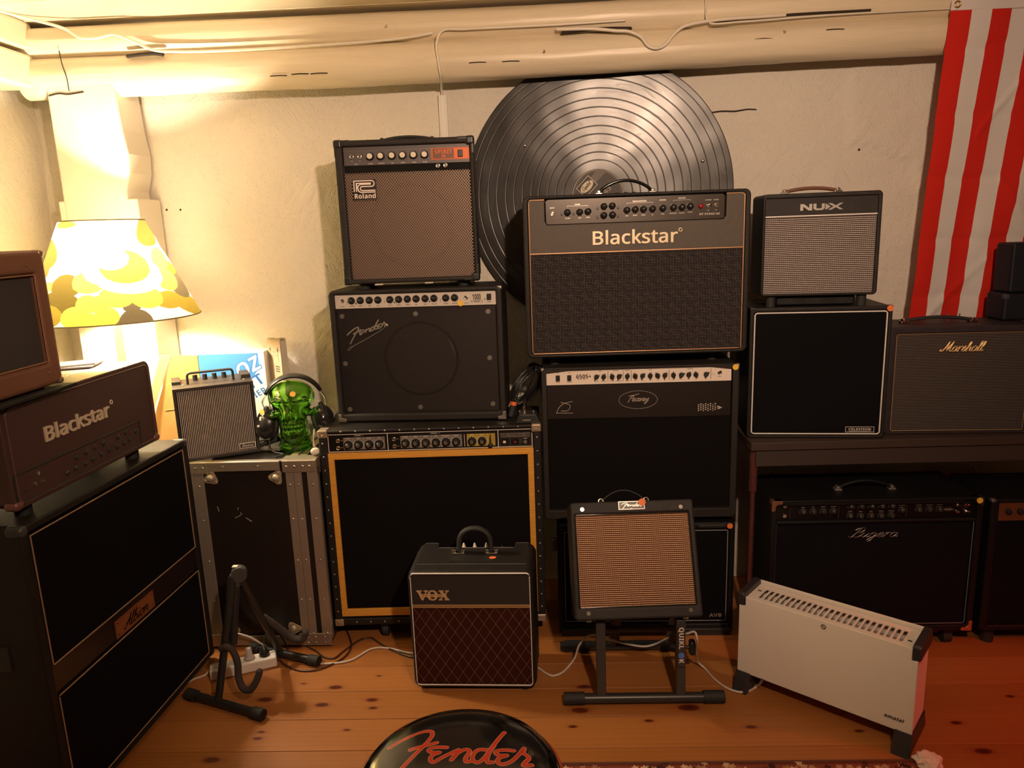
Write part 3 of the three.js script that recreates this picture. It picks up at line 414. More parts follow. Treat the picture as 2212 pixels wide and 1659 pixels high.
// ------------------------------------------------------------------ 3. small combo with the honeycomb grille on top of the stack
{
  const w = .482, h = .493, d = .24, L = .022, t = thing('guitar_amplifier', 'small black combo with orange badge and brown honeycomb grille, topmost of the left stack', 'amplifier', [-.445, .848 + .006 + .491, .39], 2.6);
  const add = (n, g, m) => { const o = obj(n, g, m, t); o.position.y = L; return o; };
  add('cabinet', cabinetShell(w, h, d, [-.214, .016, .226, .472], .014, .008), softBlack); rubberFeet(t, w, d, L, .06);
  const px = 2048 / .436, X = (x) => (x + .211) * px, Y = (y) => (.4705 - y) * px;
  const tex = ctex(2048, 288, (g, W, H) => {
    g.fillStyle = '#5b5556'; g.fillRect(0, 0, W, H); g.strokeStyle = '#8d8582'; g.lineWidth = 3; g.beginPath(); g.moveTo(0, Y(.4575)); g.lineTo(X(.09), Y(.4575)); g.moveTo(0, Y(.4165)); g.lineTo(X(.09), Y(.4165)); for (let i = 0; i < 7; i++) { const x = X(-.1375 + i * .038); g.moveTo(x, Y(.4575)); g.lineTo(x, Y(.4165)); } g.stroke();
    g.fillStyle = '#c8602a'; g.fillRect(X(.093), Y(.459), W, Y(.4195) - Y(.459)); g.strokeStyle = '#7c3410'; g.lineWidth = 5; g.strokeRect(X(.096), Y(.457), X(.222) - X(.096), Y(.4215) - Y(.457)); g.fillStyle = '#6a4436'; g.fillRect(X(.0985), Y(.4555), X(.172) - X(.0985), Y(.4235) - Y(.4555));
    g.save(); g.translate(X(.1353), Y(.4395)); g.scale(1.12, 1); small(g, 'SPIRIT', 0, 0, 84, '#c8602a'); g.restore(); small(g, '30', X(.1353), Y(.4265), 62, '#c8602a');
    const lab = ['VOLUME', 'OVERDRIVE', 'BASS', 'MIDDLE', 'TREBLE', 'MASTER']; [-.119, -.082, -.043, -.006, .032, .07].forEach((x, i) => small(g, lab[i], X(x), Y(.4125), 19, '#d9d1c8')); small(g, 'INPUT', X(-.17), Y(.4125), 19, '#d9d1c8'); small(g, 'HIGH', X(-.184), Y(.4235), 14, '#d9d1c8'); small(g, 'LOW', X(-.156), Y(.4235), 14, '#d9d1c8');
  });
  printBoard('control_panel', .436, .0615, .012, pmat(tex, .4, { metalness: .2 }), t, .0065, L + .4398, -.012); obj('panel_ledge', box(.44, .026, .03, .006, L + .397, -.03), glossBlack, t);
  for (const k of knobs(t, [-.119, -.082, -.043, -.006, .032, .07].map((x) => [x, L + .438]), merged(lathe([[0, 0], [.0135, 0], [.0135, .005], [.0118, .008], [.0108, .017], [0, .017]], 24).rotateX(Math.PI / 2)), plastic, -.012)) { const c = obj('knob_cap', [cylZ(.0098, .0092, .002, 0, 0, .017, 20)], cream, k); obj; }
  knobs(t, [[-.184, L + .438], [-.156, L + .438], [.114, L + .399], [.14, L + .4]], jackGeo, chrome, -.011, 'jack'); obj('power_switch', [rbox(.017, .023, .01, .002, .194, L + .4385, -.01)], plastic, t);
  obj('baffle', extr((() => { const s = rrect(-.214, .016, .226, .386, .001); const q = new THREE.Path(); q.absarc(.01, .2, .14, 0, 7); s.holes.push(q); return s; })(), .012, 0, 40), M([.1, .062, .042], .8), t).position.set(0, L, -.036);
  speakerCone(t, .01, L + .2, -.04, .15, .045, M([.1, .062, .042], .8), M([.1, .062, .042], .8), M([.3, .27, .24], .12, .8));
  const hexA = dtex(128, (u, v) => { let m = 1; for (const [a, b] of [[.25, .25], [.75, .75]]) { let dx = Math.abs(((u - a + 1.5) % 1) - .5) * .0092, dy = Math.abs(((v - b + 1.5) % 1) - .5) * .0112; m = Math.min(m, Math.hypot(dx, dy * .95) < .00305 ? 0 : 1); } return m; }, 1); hexA.repeat.set(1 / .0092, 1 / .0112);
  obj('grille', box(.44, .37, .002, .006, L + .201, -.016), M([.3, .215, .165], .45, .35, { alphaMap: hexA, alphaTest: .5 }), t);
  const lb = ctex(512, 420, (g, W, H) => { g.fillStyle = '#2a1c16'; g.fillRect(0, 0, W, H); g.lineJoin = 'miter'; g.strokeStyle = '#f0e4d8'; g.lineWidth = 24; g.beginPath(); g.moveTo(28, 255); g.lineTo(28, 28); g.lineTo(410, 28); g.arc(410, 88, 60, -Math.PI / 2, Math.PI / 2); g.lineTo(205, 148); g.arc(205, 190, 42, -Math.PI / 2, Math.PI / 2, true); g.lineTo(490, 232); g.moveTo(78, 255); g.lineTo(78, 78); g.lineTo(400, 78); g.moveTo(400, 100); g.lineTo(190, 100); g.arc(190, 185, 84, -Math.PI / 2, Math.PI / 2, true); g.lineTo(490, 268); g.moveTo(78, 78); g.lineTo(128, 255); g.stroke(); g.save(); g.translate(W / 2, 398); g.scale(1.05, 1); small(g, 'Roland', 0, 0, 138, '#f0e4d8'); g.restore(); });
  printBoard('badge', .082, .068, .003, pmat(lb, .4), t, -.147, L + .328, -.012);
  for (const x of [-1, 1]) for (const y of [0, 1]) { obj('corner_guard', [rbox(.03, .03, .045, .008, x * (w / 2 - .012), y ? L + h - .012 : L + .012, -.02), rbox(.012, .055, .03, .004, x * (w / 2 - .005), y ? L + h - .03 : L + .03, -.015), rbox(.055, .012, .03, .004, x * (w / 2 - .03), y ? L + h - .005 : L + .005, -.015)], plastic, t); }
  strap(t, -.09, .09, L + h, .012, -.12, rubber, plastic); for (const x of [-.12, .06]) obj('label_plate', rbox(.03, .004, .012, .001, x, L - .004, -.006), cream, t);
}
// ------------------------------------------------------------------ 4. wide combo with gold piping
{
  const w = .775, h = .559, d = .27, L = .04, t = thing('guitar_amplifier', 'wide dark combo with gold piping and cream lettering, standing in front of the giant record', 'amplifier', [.347, 1.049, .45], .7);
  const add = (n, g, m) => { const o = obj(n, g, m, t); o.position.y = L; return o; };
  add('cabinet', cabinetShell(w, h, d, [-.37, .011, .37, .548], .022, .012, .012), blackTolex); rubberFeet(t, w, d, L, .1);
  const face = M([.076, .06, .046], .6, 0, { bumpMap: fineRough, bumpScale: .0006 });
  const fs = rrect(-.37, .364, .37, .548, .008); fs.holes.push(rrect(-.312, .456, .305, .56, .012, new THREE.Path()));
  const s2 = poly([[-.37, .364], [.37, .364], [.37, .55], [.305, .55], [.305, .472], [.297, .461], [-.304, .461], [-.312, .472], [-.312, .55], [-.37, .55]]);
  add('front_board', extr(s2, .02, .004), face).position.z = -.004;
  add('grille', box(.74, .353, .01, 0, .187, -.014), saltCloth);
  const gp = M([.62, .36, .2], .35, .5); add('piping', [tube([[-.314, .545, 0], [-.362, .545, 0], [-.3665, .54, 0], [-.3665, .02, 0], [-.361, .0145, 0], [.361, .0145, 0], [.3665, .02, 0], [.3665, .54, 0], [.362, .545, 0], [.307, .545, 0]], .0022, 120, 6, false, .05), box(.732, .0035, .004, 0, .3645, -.002)], gp).position.z = -.003;
  const px = 2048 / .609, X = (x) => (x + .307) * px, Y = (y) => (.545 - y) * px, kk = [[-.234, .501], [-.192, .501], [-.164, .502], [-.109, .517], [-.081, .518], [-.11, .487], [-.08, .488], [-.031, .502], [-.003, .503], [.025, .503], [.056, .503], [.091, .504], [.127, .505], [.156, .505], [.184, .507]];
  const tex = ctex(2048, 276, (g, W, H) => { g.fillStyle = '#4a443f'; g.fillRect(0, 0, W, H); const c = '#d8cfc4', l = (x0, x1, y) => { g.strokeStyle = c; g.lineWidth = 2.5; g.beginPath(); g.moveTo(X(x0), Y(y) + 12); g.lineTo(X(x0), Y(y)); g.lineTo(X(x1), Y(y)); g.lineTo(X(x1), Y(y) + 12); g.stroke(); };
    l(-.234, -.164, .522); l(-.031, .056, .525); l(.127, .184, .529); small(g, 'CLEAN', X(-.2), Y(.525), 20, c); small(g, 'EQUALISATION', X(.012), Y(.528), 22, c); small(g, 'REVERB', X(.091), Y(.529), 20, c); small(g, 'MASTER', X(.156), Y(.533), 22, c); small(g, 'INPUT', X(-.286), Y(.516), 18, c); small(g, 'STANDBY', X(.246), Y(.524), 17, c); small(g, 'POWER', X(.272), Y(.524), 17, c); small(g, 'ON', X(.246), Y(.49), 15, c); small(g, 'ON', X(.272), Y(.49), 15, c);
    g.save(); g.translate(X(.25), Y(.476)); g.scale(1.25, 1); small(g, 'HT STAGE 60', 0, 0, 32, c); g.restore(); const lab = ['VOLUME', 'BASS', 'TREBLE', 'GAIN', 'VOLUME', 'GAIN', 'VOLUME', 'BASS', 'MIDDLE', 'TREBLE', 'ISF', 'LEVEL', 'RESONANCE', 'PRESENCE', 'VOLUME']; kk.forEach(([x, y], i) => { if (i < 3 || i > 6) small(g, lab[i], X(x), Y(y - .021), 14, c); for (const a of [-2.3, 2.3]) { g.strokeStyle = c; g.lineWidth = 2; g.beginPath(); g.moveTo(X(x) + Math.sin(a) * 40, Y(y) - Math.cos(a) * 40); g.lineTo(X(x) + Math.sin(a) * 48, Y(y) - Math.cos(a) * 48); g.stroke(); } }); });
  printShape('control_panel', rrect(-.308, .463, .301, .545, .01), .01, [-.307, .463, .302, .545], pmat(tex, .28, { metalness: .55 }), t, 0, L, -.012);
  const kb = merged([lathe([[0, 0], [.0128, 0], [.0122, .006], [.011, .01], [.009, .014], [.004, .016], [0, .0165]], 8).rotateX(Math.PI / 2), box(.0022, .009, .002, 0, .006, .014)]); knobs(t, kk.map(([x, y]) => [x, y + L]), kb, M(.02, .22), -.012);
  knobs(t, [[-.252, .496], [-.212, .497], [-.13, .512], [-.06, .512], [-.13, .482], [-.06, .483]].map(([x, y]) => [x, y + L]), merged([cylZ(.0045, .004, .007), cylZ(.006, .006, .002)]), plastic, -.012, 'button'); put(raw('jack', jackGeo, chrome, t), -.286, L + .498, -.011);
  put(raw('pilot_light', merged([sph(.009, 0, 0, .003, 1, 1, .7, 8, 6)]), M([.3, .012, .02], .15, 0, { clearcoat: 1 }), t), .22, L + .506, -.012); knobs(t, [[.246, L + .507], [.272, L + .508]], toggleGeo, chrome, -.012, 'toggle_switch');
  const lg = obj('logo', [T(word('Blackstar', F.reg, .291, .049, .005, 0, .022), -.15, .388, 0), new THREE.TorusGeometry(.0055, .0018, 8, 18).translate(.15, .43, .003)], M([.78, .66, .46], .35, .2), t); lg.position.set(0, L, -.004);
  strap(t, -.115, .075, L + h, .042, -.13, glossBlack, chrome); for (let i = 0; i < 2; i++) obj('screw', sph(.004, .2 + i * .06, L + h, -.12, 1, .7, 1, 8, 6), chrome, t); for (let i = 0; i < 3; i++) obj('vent_knob', cylY(.007, .01, -.04 + i * .03, L + h, -.2, 10), plastic, t);
}
// ------------------------------------------------------------------ 5. combo with the white control strip under it
{
  const w = .701, h = .575, d = .28, L = .016, t = thing('guitar_amplifier', 'black combo with white control strip and oval dashed logo, under the wide gold-piped combo', 'amplifier', [.358, .474 - .016, .45], -1.1);
  const add = (n, g, m) => { const o = obj(n, g, m, t); o.position.y = L; return o; };
  add('cabinet', cabinetShell(w, h, d, [-.332, .034, .328, .568], .016, .01, .003), softBlack); rubberFeet(t, w, d, L, .06);
  add('top_lip', extr(poly([[-.334, .569], [-.334, .556], [-.252, .5645], [.24, .5675], [.326, .557], [.326, .569]]), .03, .002), softBlack).position.z = .001;
  const px = 2048 / .656, X = (x) => (x + .332) * px, Y = (y) => (.568 - y) * px, kx = [-.153, -.127, -.097, -.072, -.043, -.015, .011, .038, .064, .09, .12, .148, .174, .199, .235];
  const tex = ctex(2048, 180, (g, W, H) => { g.fillStyle = '#e9dccf'; g.fillRect(0, 0, W, H); const c = '#2a1d18'; g.save(); g.translate(X(-.226), Y(.5325)); g.scale(.95, 1); small(g, '6505+', 0, 0, 66, c, 'left'); g.restore(); small(g, '1   1   2', X(-.22), Y(.5265), 24, c, 'left'); g.strokeStyle = c; g.lineWidth = 4; for (const x of [-.112, -.0575, -.029, .1055, .2525]) { g.beginPath(); g.moveTo(X(x), Y(.559)); g.lineTo(X(x), Y(.52)); g.stroke(); }
    for (const [s, x] of [['LEAD', -.14], ['RHYTHM', -.085], ['REVERB', -.043], ['LEAD', .038], ['RHYTHM', .18]]) small(g, s, X(x), Y(.557), 15, c); for (const [s, x] of [['POWER', -.291], ['STANDBY', -.25]]) { small(g, s, X(x), Y(.519), 14, c); small(g, 'ON', X(x), Y(.5535), 12, c); } const lab = ['PRESENCE', 'RESONANCE', 'PRESENCE', 'RESONANCE', 'REVERB', 'POST', 'HIGH', 'MID', 'LOW', 'PRE', 'POST', 'HIGH', 'MID', 'LOW', 'PRE']; kx.forEach((x, i) => { small(g, lab[i], X(x), Y(.5195), 11, c); for (let k = 0; k < 11; k++) { const a = (k - 5) * .5; g.fillStyle = c; g.beginPath(); g.arc(X(x) + Math.sin(a) * 36, Y(.5385) - Math.cos(a) * 36, 2.2, 0, 7); g.fill(); } }); small(g, 'INPUT', X(.283), Y(.5265), 13, c); });
  printShape('control_panel', poly([[-.332, .511], [.324, .513], [.324, .556], [.239, .567], [-.251, .563], [-.332, .555]]), .012, [-.332, .511, .324, .568], pmat(tex, .3), t, 0, L, -.008);
  knobs(t, kx.map((x, i) => [x, L + .5385]), kPeavey, M(.025, .3), -.008, 'knob', 1.6); for (const x of [-.291, -.25]) obj('power_switch', rbox(.0145, .021, .01, .002, x, L + .537, -.006), plastic, t); put(raw('jack', jackGeo, chrome, t), .283, L + .543, -.007); obj('button', rbox(.007, .009, .005, .001, .262, L + .54, -.007), cream, t);
  const ov = ctex(2048, 400, (g, W, H) => {
    g.fillStyle = '#1d1613'; g.fillRect(0, 0, W, H); const s = W / .656, X2 = (x) => (x + .332) * s, Y2 = (y) => (.51 - y) * s; for (let j = 0; j < 36; j++) for (let i = 0; i < 92; i++) { g.fillStyle = '#0b0807'; g.beginPath(); g.ellipse((i + (j % 2) / 2) * W / 91, (j + .5) * H / 35, 7, 4.2, 0, 0, 7); g.fill(); g.fillStyle = '#3a2d27'; g.fillRect((i + (j % 2) / 2) * W / 91 - 6, (j + .5) * H / 35 - 6.5, 12, 2.4); }
    const ink = '#b5a89c'; g.setLineDash([17, 8]); g.lineWidth = 6; g.strokeStyle = ink; g.beginPath(); g.ellipse(X2(-.005), Y2(.448), .069 * s, .0335 * s, 0, 0, 7); g.stroke(); g.setLineDash([12, 6]); drawStrokes(g, fitStrokes(script('Peavey', .3).map((q) => q.map(([x, y]) => [x, -y])), X2(-.042), Y2(.4705), .075 * s, .038 * s), 7, ink);
    g.setLineDash([15, 9]); drawStrokes(g, [[[-.3, .404], [-.29, .425], [-.27, .441], [-.241, .447]], [[-.283, .445], [-.25, .432], [-.258, .414], [-.285, .412]], [[-.3, .404], [-.241, .403]]].map((q) => q.map(([x, y]) => [X2(x), Y2(y)])), 7, ink); g.setLineDash([]);
    for (let i = 0; i < 9; i++) for (let k = 0; k < 4; k++) { const x = .211 + i * .0085, y = .402 + k * .0072 + (i % 2) * .0036; if (i > 7 && (k === 0 || k === 3)) continue; g.fillStyle = ink; g.beginPath(); g.ellipse(X2(x), Y2(y), i > 3 && (i + k) % 3 === 0 ? 5 : 9, i > 3 && (i + k) % 3 === 0 ? 8 : 8, 0, 0, 7); g.fill(); } g.beginPath(); g.moveTo(X2(.281), Y2(.419)); g.lineTo(X2(.296), Y2(.412)); g.lineTo(X2(.281), Y2(.405)); g.fill();
  });
  printBoard('metal_grille', .656, .126, .004, pmat(ov, .4, { bumpMap: ov, bumpScale: .001 }), t, -.003, L + .4465, -.014); obj('grille', box(.658, .35, .01, -.002, L + .21, -.024), blackCloth, t); sticker(t, .336, L + .563, .001);
  for (const x of [-1, 1]) obj('corner_cap', rbox(.012, .012, .02, .003, x * (w / 2 - .005), L + h - .0062, -.01), greyMetal, t);
}
// ------------------------------------------------------------------ 6. black cabinet at the bottom of that stack
{
  const w = .66, h = .452, d = .3, t = thing('speaker_cabinet', 'black speaker cabinet on the floor behind the tilted tan-grille combo', 'cabinet', [.381, 0, .45], -.9);
  obj('cabinet', cabinetShell(w, h, d, [-.31, .04, .31, .425], .014, .009), deepBlack, t); obj('grille', box(.622, .387, .01, 0, .232, -.014), blueBlackCloth, t);
  obj('piping', ring(-.304, .05, .304, .418, .004, .0014, -.008), M([.35, .34, .34], .5), t); obj('side_grip', [rbox(.1, .012, .012, .003, .245, .437, -.004), rbox(.05, .05, .012, .004, -.327, .36, -.03)], plastic, t);
  obj('badge', [T(word('AVB', F.bold, .046, .013, .003), .242, .066, -.009)], M([.5, .48, .46], .3, .7), t); sticker(t, .309, .438, .001, stickerO); obj('bottom_rail', rbox(.64, .03, .02, .004, 0, .012, .004), plastic, t);
}
// ------------------------------------------------------------------ table at the right with the amps on and under it
{
  const t = thing('table', 'long dark table carrying three amplifiers along the wall at the right', 'table', [1.63, 0, .285]);
  obj('table_top', rbox(1.78, .03, .47, .003, 0, .76, 0), M([.05, .032, .026], .45, 0, { bumpMap: fineRough, bumpScale: .0004 }), t); obj('apron', box(1.74, .06, .02, 0, .715, .215), M([.04, .026, .022], .6), t);
  for (const x of [-.87, .86]) for (const z of [.2, -.2]) { const g = obj('leg', cylY(.0095, .69, x, 0, z), M([.28, .1, .09], .22, .75), t); obj('leg_sleeve', cylY(.0145, .16, x, .585, z), M([.28, .1, .09], .22, .75), g); }
}
{
  const w = .468, h = .468, d = .28, t = thing('speaker_cabinet', 'square black speaker cabinet with white piping, left end of the table', 'cabinet', [.973, .7755, .48], -6);
  obj('cabinet', cabinetShell(w, h, d, [-.222, .01, .222, .453], .014, .009, .012), blackTolex, t); obj('grille', box(.446, .445, .01, 0, .232, -.012), blueBlackCloth, t);
  obj('piping', ring(-.2175, .015, .2175, .4485, .009, .0027, -.004), M([.72, .69, .66], .5), t);
  const tx = ctex(512, 112, (g, W, H) => { g.fillStyle = '#141011'; g.fillRect(0, 0, W, H); g.strokeStyle = '#d9d1cb'; g.lineWidth = 8; g.strokeRect(8, 8, W - 16, H - 16); g.save(); g.translate(W / 2, 76); g.scale(1.22, 1); small(g, 'CELESTION', 0, 0, 62, '#d9d1cb'); g.restore(); g.fillStyle = '#d9d1cb'; g.fillRect(70, 88, W - 140, 4); }); printBoard('badge', .098, .022, .004, pmat(tx, .4), t, .152, .031, -.004);
  sticker(t, .224, .4585, .0005, stickerO); for (const x of [-1, 1]) obj('corner_cap', rbox(.016, .014, .024, .004, x * (w / 2 - .007), h - .006, -.012), plastic, t);
}
{
  const w = .38, h = .343, d = .2, L = .038, t = thing('guitar_amplifier', 'small black combo with silver woven grille and white letters on the square piped cabinet', 'amplifier', [.96, .7755 + .468, .48], -6);
  const add = (n, g, m) => { const o = obj(n, g, m, t); o.position.y = L; return o; };
  add('cabinet', cabinetShell(w, h, d, [-.181, .009, .177, .328], .014, .009, .003), blackTolex); obj('foot', rbox(.26, .034, .14, .006, 0, .02, -.1), deepBlack, t); for (const x of [-.15, .15]) obj('foot', cylY(.016, L, x, 0, -.03), rubber, t);
  add('front_board', box(.358, .058, .014, -.002, .299, -.014), softBlack); add('trim_line', box(.358, .004, .008, -.002, .2685, -.007), M([.72, .69, .67], .4)); add('grille', box(.358, .258, .01, -.002, .138, -.016), silverCloth);
  const q = (p) => extr(poly(p), .004); const N = [[0, 0], [0, 1], [.3, 1], [.75, .4], [.75, 1], [1, 1], [1, 0], [.7, 0], [.25, .6], [.25, 0]], U = [[1.1, 1], [1.1, .25], [1.3, 0], [1.85, 0], [2.05, .25], [2.05, 1], [1.8, 1], [1.8, .28], [1.35, .28], [1.35, 1]], A = [[2.12, 1], [2.12, 0], [2.55, .5]], X = [[2.3, 1], [2.62, 1], [2.98, .64], [3.3, 1], [3.62, 1], [3.14, .5], [3.62, 0], [3.3, 0], [2.98, .36], [2.62, 0], [2.3, 0], [2.78, .5]];
  add('logo', [N, U, A, X].map((s) => q(s.map(([x, y]) => [-.07 + x * .0381, .2855 + y * .0215]))), M([.7, .67, .64], .25, .6)).position.z = -.002;
  strap(t, -.105, .07, L + h, .012, -.09, brownTolex, chrome);
}
{
  const w = .495, h = .385, d = .21, t = thing('guitar_amplifier', 'dark combo with fine striped grille and gold script, right of the square piped cabinet', 'amplifier', [1.472, .7755, .47], -3);
  obj('cabinet', cabinetShell(w, h, d, [-.226, .009, .226, .362], .014, .01, .004), tolex([.03, .022, .026], .5), t); obj('grille', box(.452, .353, .01, 0, .186, -.012), lineCloth, t); obj('piping', ring(-.2235, .0115, .2235, .3595, .003, .0012, -.005), gold, t);
  obj('logo', strokeGeo(fitStrokes(script('Marshall', .35), -.078, .296, .152, .034), .0026), M([.72, .5, .24], .3, .4), t).position.z = -.003; strap(t, -.165, .07, h, .014, -.1, rubber, M([.7, .4, .36], .2, 1)); for (const x of [.02, .06]) obj('toggle_switch', [cylY(.004, .006, x, h, -.17), cylY(.0022, .022, x, h, -.17)], chrome, t);
}
{
  const t = thing('equipment_case', 'dark blue-black case lying on the gold-script combo at the right edge, lower of two', 'case', [1.713, .7755 + .386, .39]); obj('shell', rbox(.14, .096, .11, .01, 0, .048, -.055), navy, t); obj('corner_cap', rbox(.02, .02, .02, .006, -.062, .085, -.008), M([.05, .05, .07], .4), t);
  const u = thing('equipment_case', 'dark blue-black case stacked on another before the striped flag', 'case', [1.728, .7755 + .483, .39]); obj('shell', rbox(.14, .174, .1, .01, 0, .087, -.055), navy, u); obj('latch', rbox(.02, .03, .008, .002, .03, .1, -.002), steel, u);
}
// ------------------------------------------------------------------ combos under the table
{
  const w = .726, h = .507, d = .285, L = .07, t = thing('guitar_amplifier', 'big black two-row-knob combo under the table behind the white heater', 'amplifier', [1.165, 0, .577], -.4);
  const add = (n, g, m) => { const o = obj(n, g, m, t); o.position.y = L; return o; };
  add('cabinet', [...cabinetShell(w, h, d, [-.343, .022, .343, .5], .014, .01, .006)], deepBlack); add('top_lip', extr(poly([[-.345, .5], [-.345, .488], [-.28, .499], [.26, .499], [.345, .486], [.345, .5]]), .03, .002), deepBlack);
  const px = 2048 / .686, X = (x) => (x + .343) * px, Y = (y) => (.5 - y) * px, kk = [[-.249, .46], [-.214, .46], [-.179, .461], [-.144, .461], [-.084, .478], [-.049, .478], [-.013, .478], [.022, .478], [.057, .478], [-.085, .442], [-.049, .441], [-.013, .441], [.022, .441], [.057, .441], [.092, .461], [.15, .461], [.186, .461], [.221, .461]];
  const tex = ctex(2048, 215, (g, W, H) => { g.fillStyle = '#0c0a0b'; g.fillRect(0, 0, W, H); const c = '#a59b93', lab = ['BASS', 'MID', 'TREBLE', 'VOLUME', 'GAIN', 'BASS', 'MID', 'TREBLE', 'VOLUME', 'GAIN', 'BASS', 'MID', 'TREBLE', 'VOLUME', 'PRESENCE', 'REVERB', 'PRESENCE', 'MASTER']; kk.forEach(([x, y], i) => { small(g, lab[i], X(x), Y(y + .0155), 15, c); g.strokeStyle = c; g.lineWidth = 2; g.beginPath(); g.arc(X(x), Y(y), 33, Math.PI * .75, Math.PI * 2.25); g.stroke(); }); g.strokeStyle = '#6d655f'; for (const x of [-.293, -.125, .109]) { g.beginPath(); g.moveTo(X(x), Y(.49)); g.lineTo(X(x), Y(.434)); g.stroke(); } g.fillStyle = '#332e2c'; g.beginPath(); g.ellipse(X(.2525), Y(.46), 58, 24, 0, 0, 7); g.fill(); small(g, 'BUGERA', X(.2525), Y(.4575), 20, c); });
  printBoard('control_panel', .686, .072, .01, pmat(tex, .35), t, 0, L + .463, -.016); knobs(t, kk.map(([x, y]) => [x, y + L]), merged([lathe([[0, 0], [.0098, 0], [.0095, .006], [.008, .014], [0, .0155]], 16).rotateX(Math.PI / 2), box(.0016, .008, .001, 0, .004, .0152)]), M(.03, .14, 0, { clearcoat: 1 }), -.016);
  knobs(t, [[.28, .475], [.309, .475], [.282, .45], [.311, .451], [-.313, .482], [-.313, .446]].map(([x, y]) => [x, y + L]), toggleGeo, chrome, -.016, 'toggle_switch');
  add('grille', box(.686, .402, .01, 0, .222, -.02), M([.006, .006, .008], .9, 0, { bumpMap: pebble, bumpScale: .0003, specularIntensity: .2 })); add('piping', ring(-.341, .024, .341, .418, .008, .0014, -.012), M([.2, .2, .22], .4)); add('ledge', rbox(.686, .012, .016, .004, 0, .424, -.01), deepBlack);
  add('logo', strokeGeo(fitStrokes(script('Bugera', .4), -.087, .345, .172, .05), .0018), M([.32, .29, .28], .3, .8)).position.z = -.014;
  const cop = M([.62, .36, .26], .3, .9); for (const [x, y] of [[-1, 1], [1, 0]]) { const c = cap(t, x, 1, .038, cop); c.position.set(x * w / 2, y ? L + h : L, .0015); if (!y) c.scale.y = -1; } cap(t, 1, 1, .03, M([.12, .08, .08], .4, .8)).position.set(w / 2, L + h, .0015);
  strap(t, -.1, .09, L + h, .03, -.1, deepBlack, greyMetal); sticker(t, .346, L + .4965, .002); for (const x of [-1, 1]) for (const z of [-.05, -.235]) obj('castor', [cylY(.024, .03, 0, -.015, 0).rotateZ(Math.PI / 2).translate(x * .3, .024, z), rbox(.036, .03, .04, .004, x * .3, .056, z)], rubber, t);
}
{
  const w = .6, h = .5, d = .28, L = .065, t = thing('guitar_amplifier', 'black combo with brown control panel cut off by the right edge, under the table', 'amplifier', [1.858, 0, .577], -.6);
  const add = (n, g, m) => { const o = obj(n, g, m, t); o.position.y = L; return o; };
  add('cabinet', cabinetShell(w, h, d, [-.272, .02, .272, .486], .014, .01), deepBlack); const p = add('control_panel', box(.544, .07, .012, 0, .4625 - .008, -.012), M([.24, .09, .045], .35, .5)); knobs(t, [-.24, -.2, -.155, -.12, -.08, -.04, 0].map((x) => [x, L + .4545]), kMid, plastic, -.006); add('grille', box(.544, .4, .01, 0, .22, -.02), M([.006, .006, .009], .9, 0, { specularIntensity: .2 })); for (const x of [-1, 1]) for (const z of [-.05, -.23]) obj('foot', cylY(.022, L, x * .24, 0, z), rubber, t); add('corner_cap', rbox(.016, .012, .02, .003, -w / 2 + .007, h - .005, -.01), greyMetal);
}
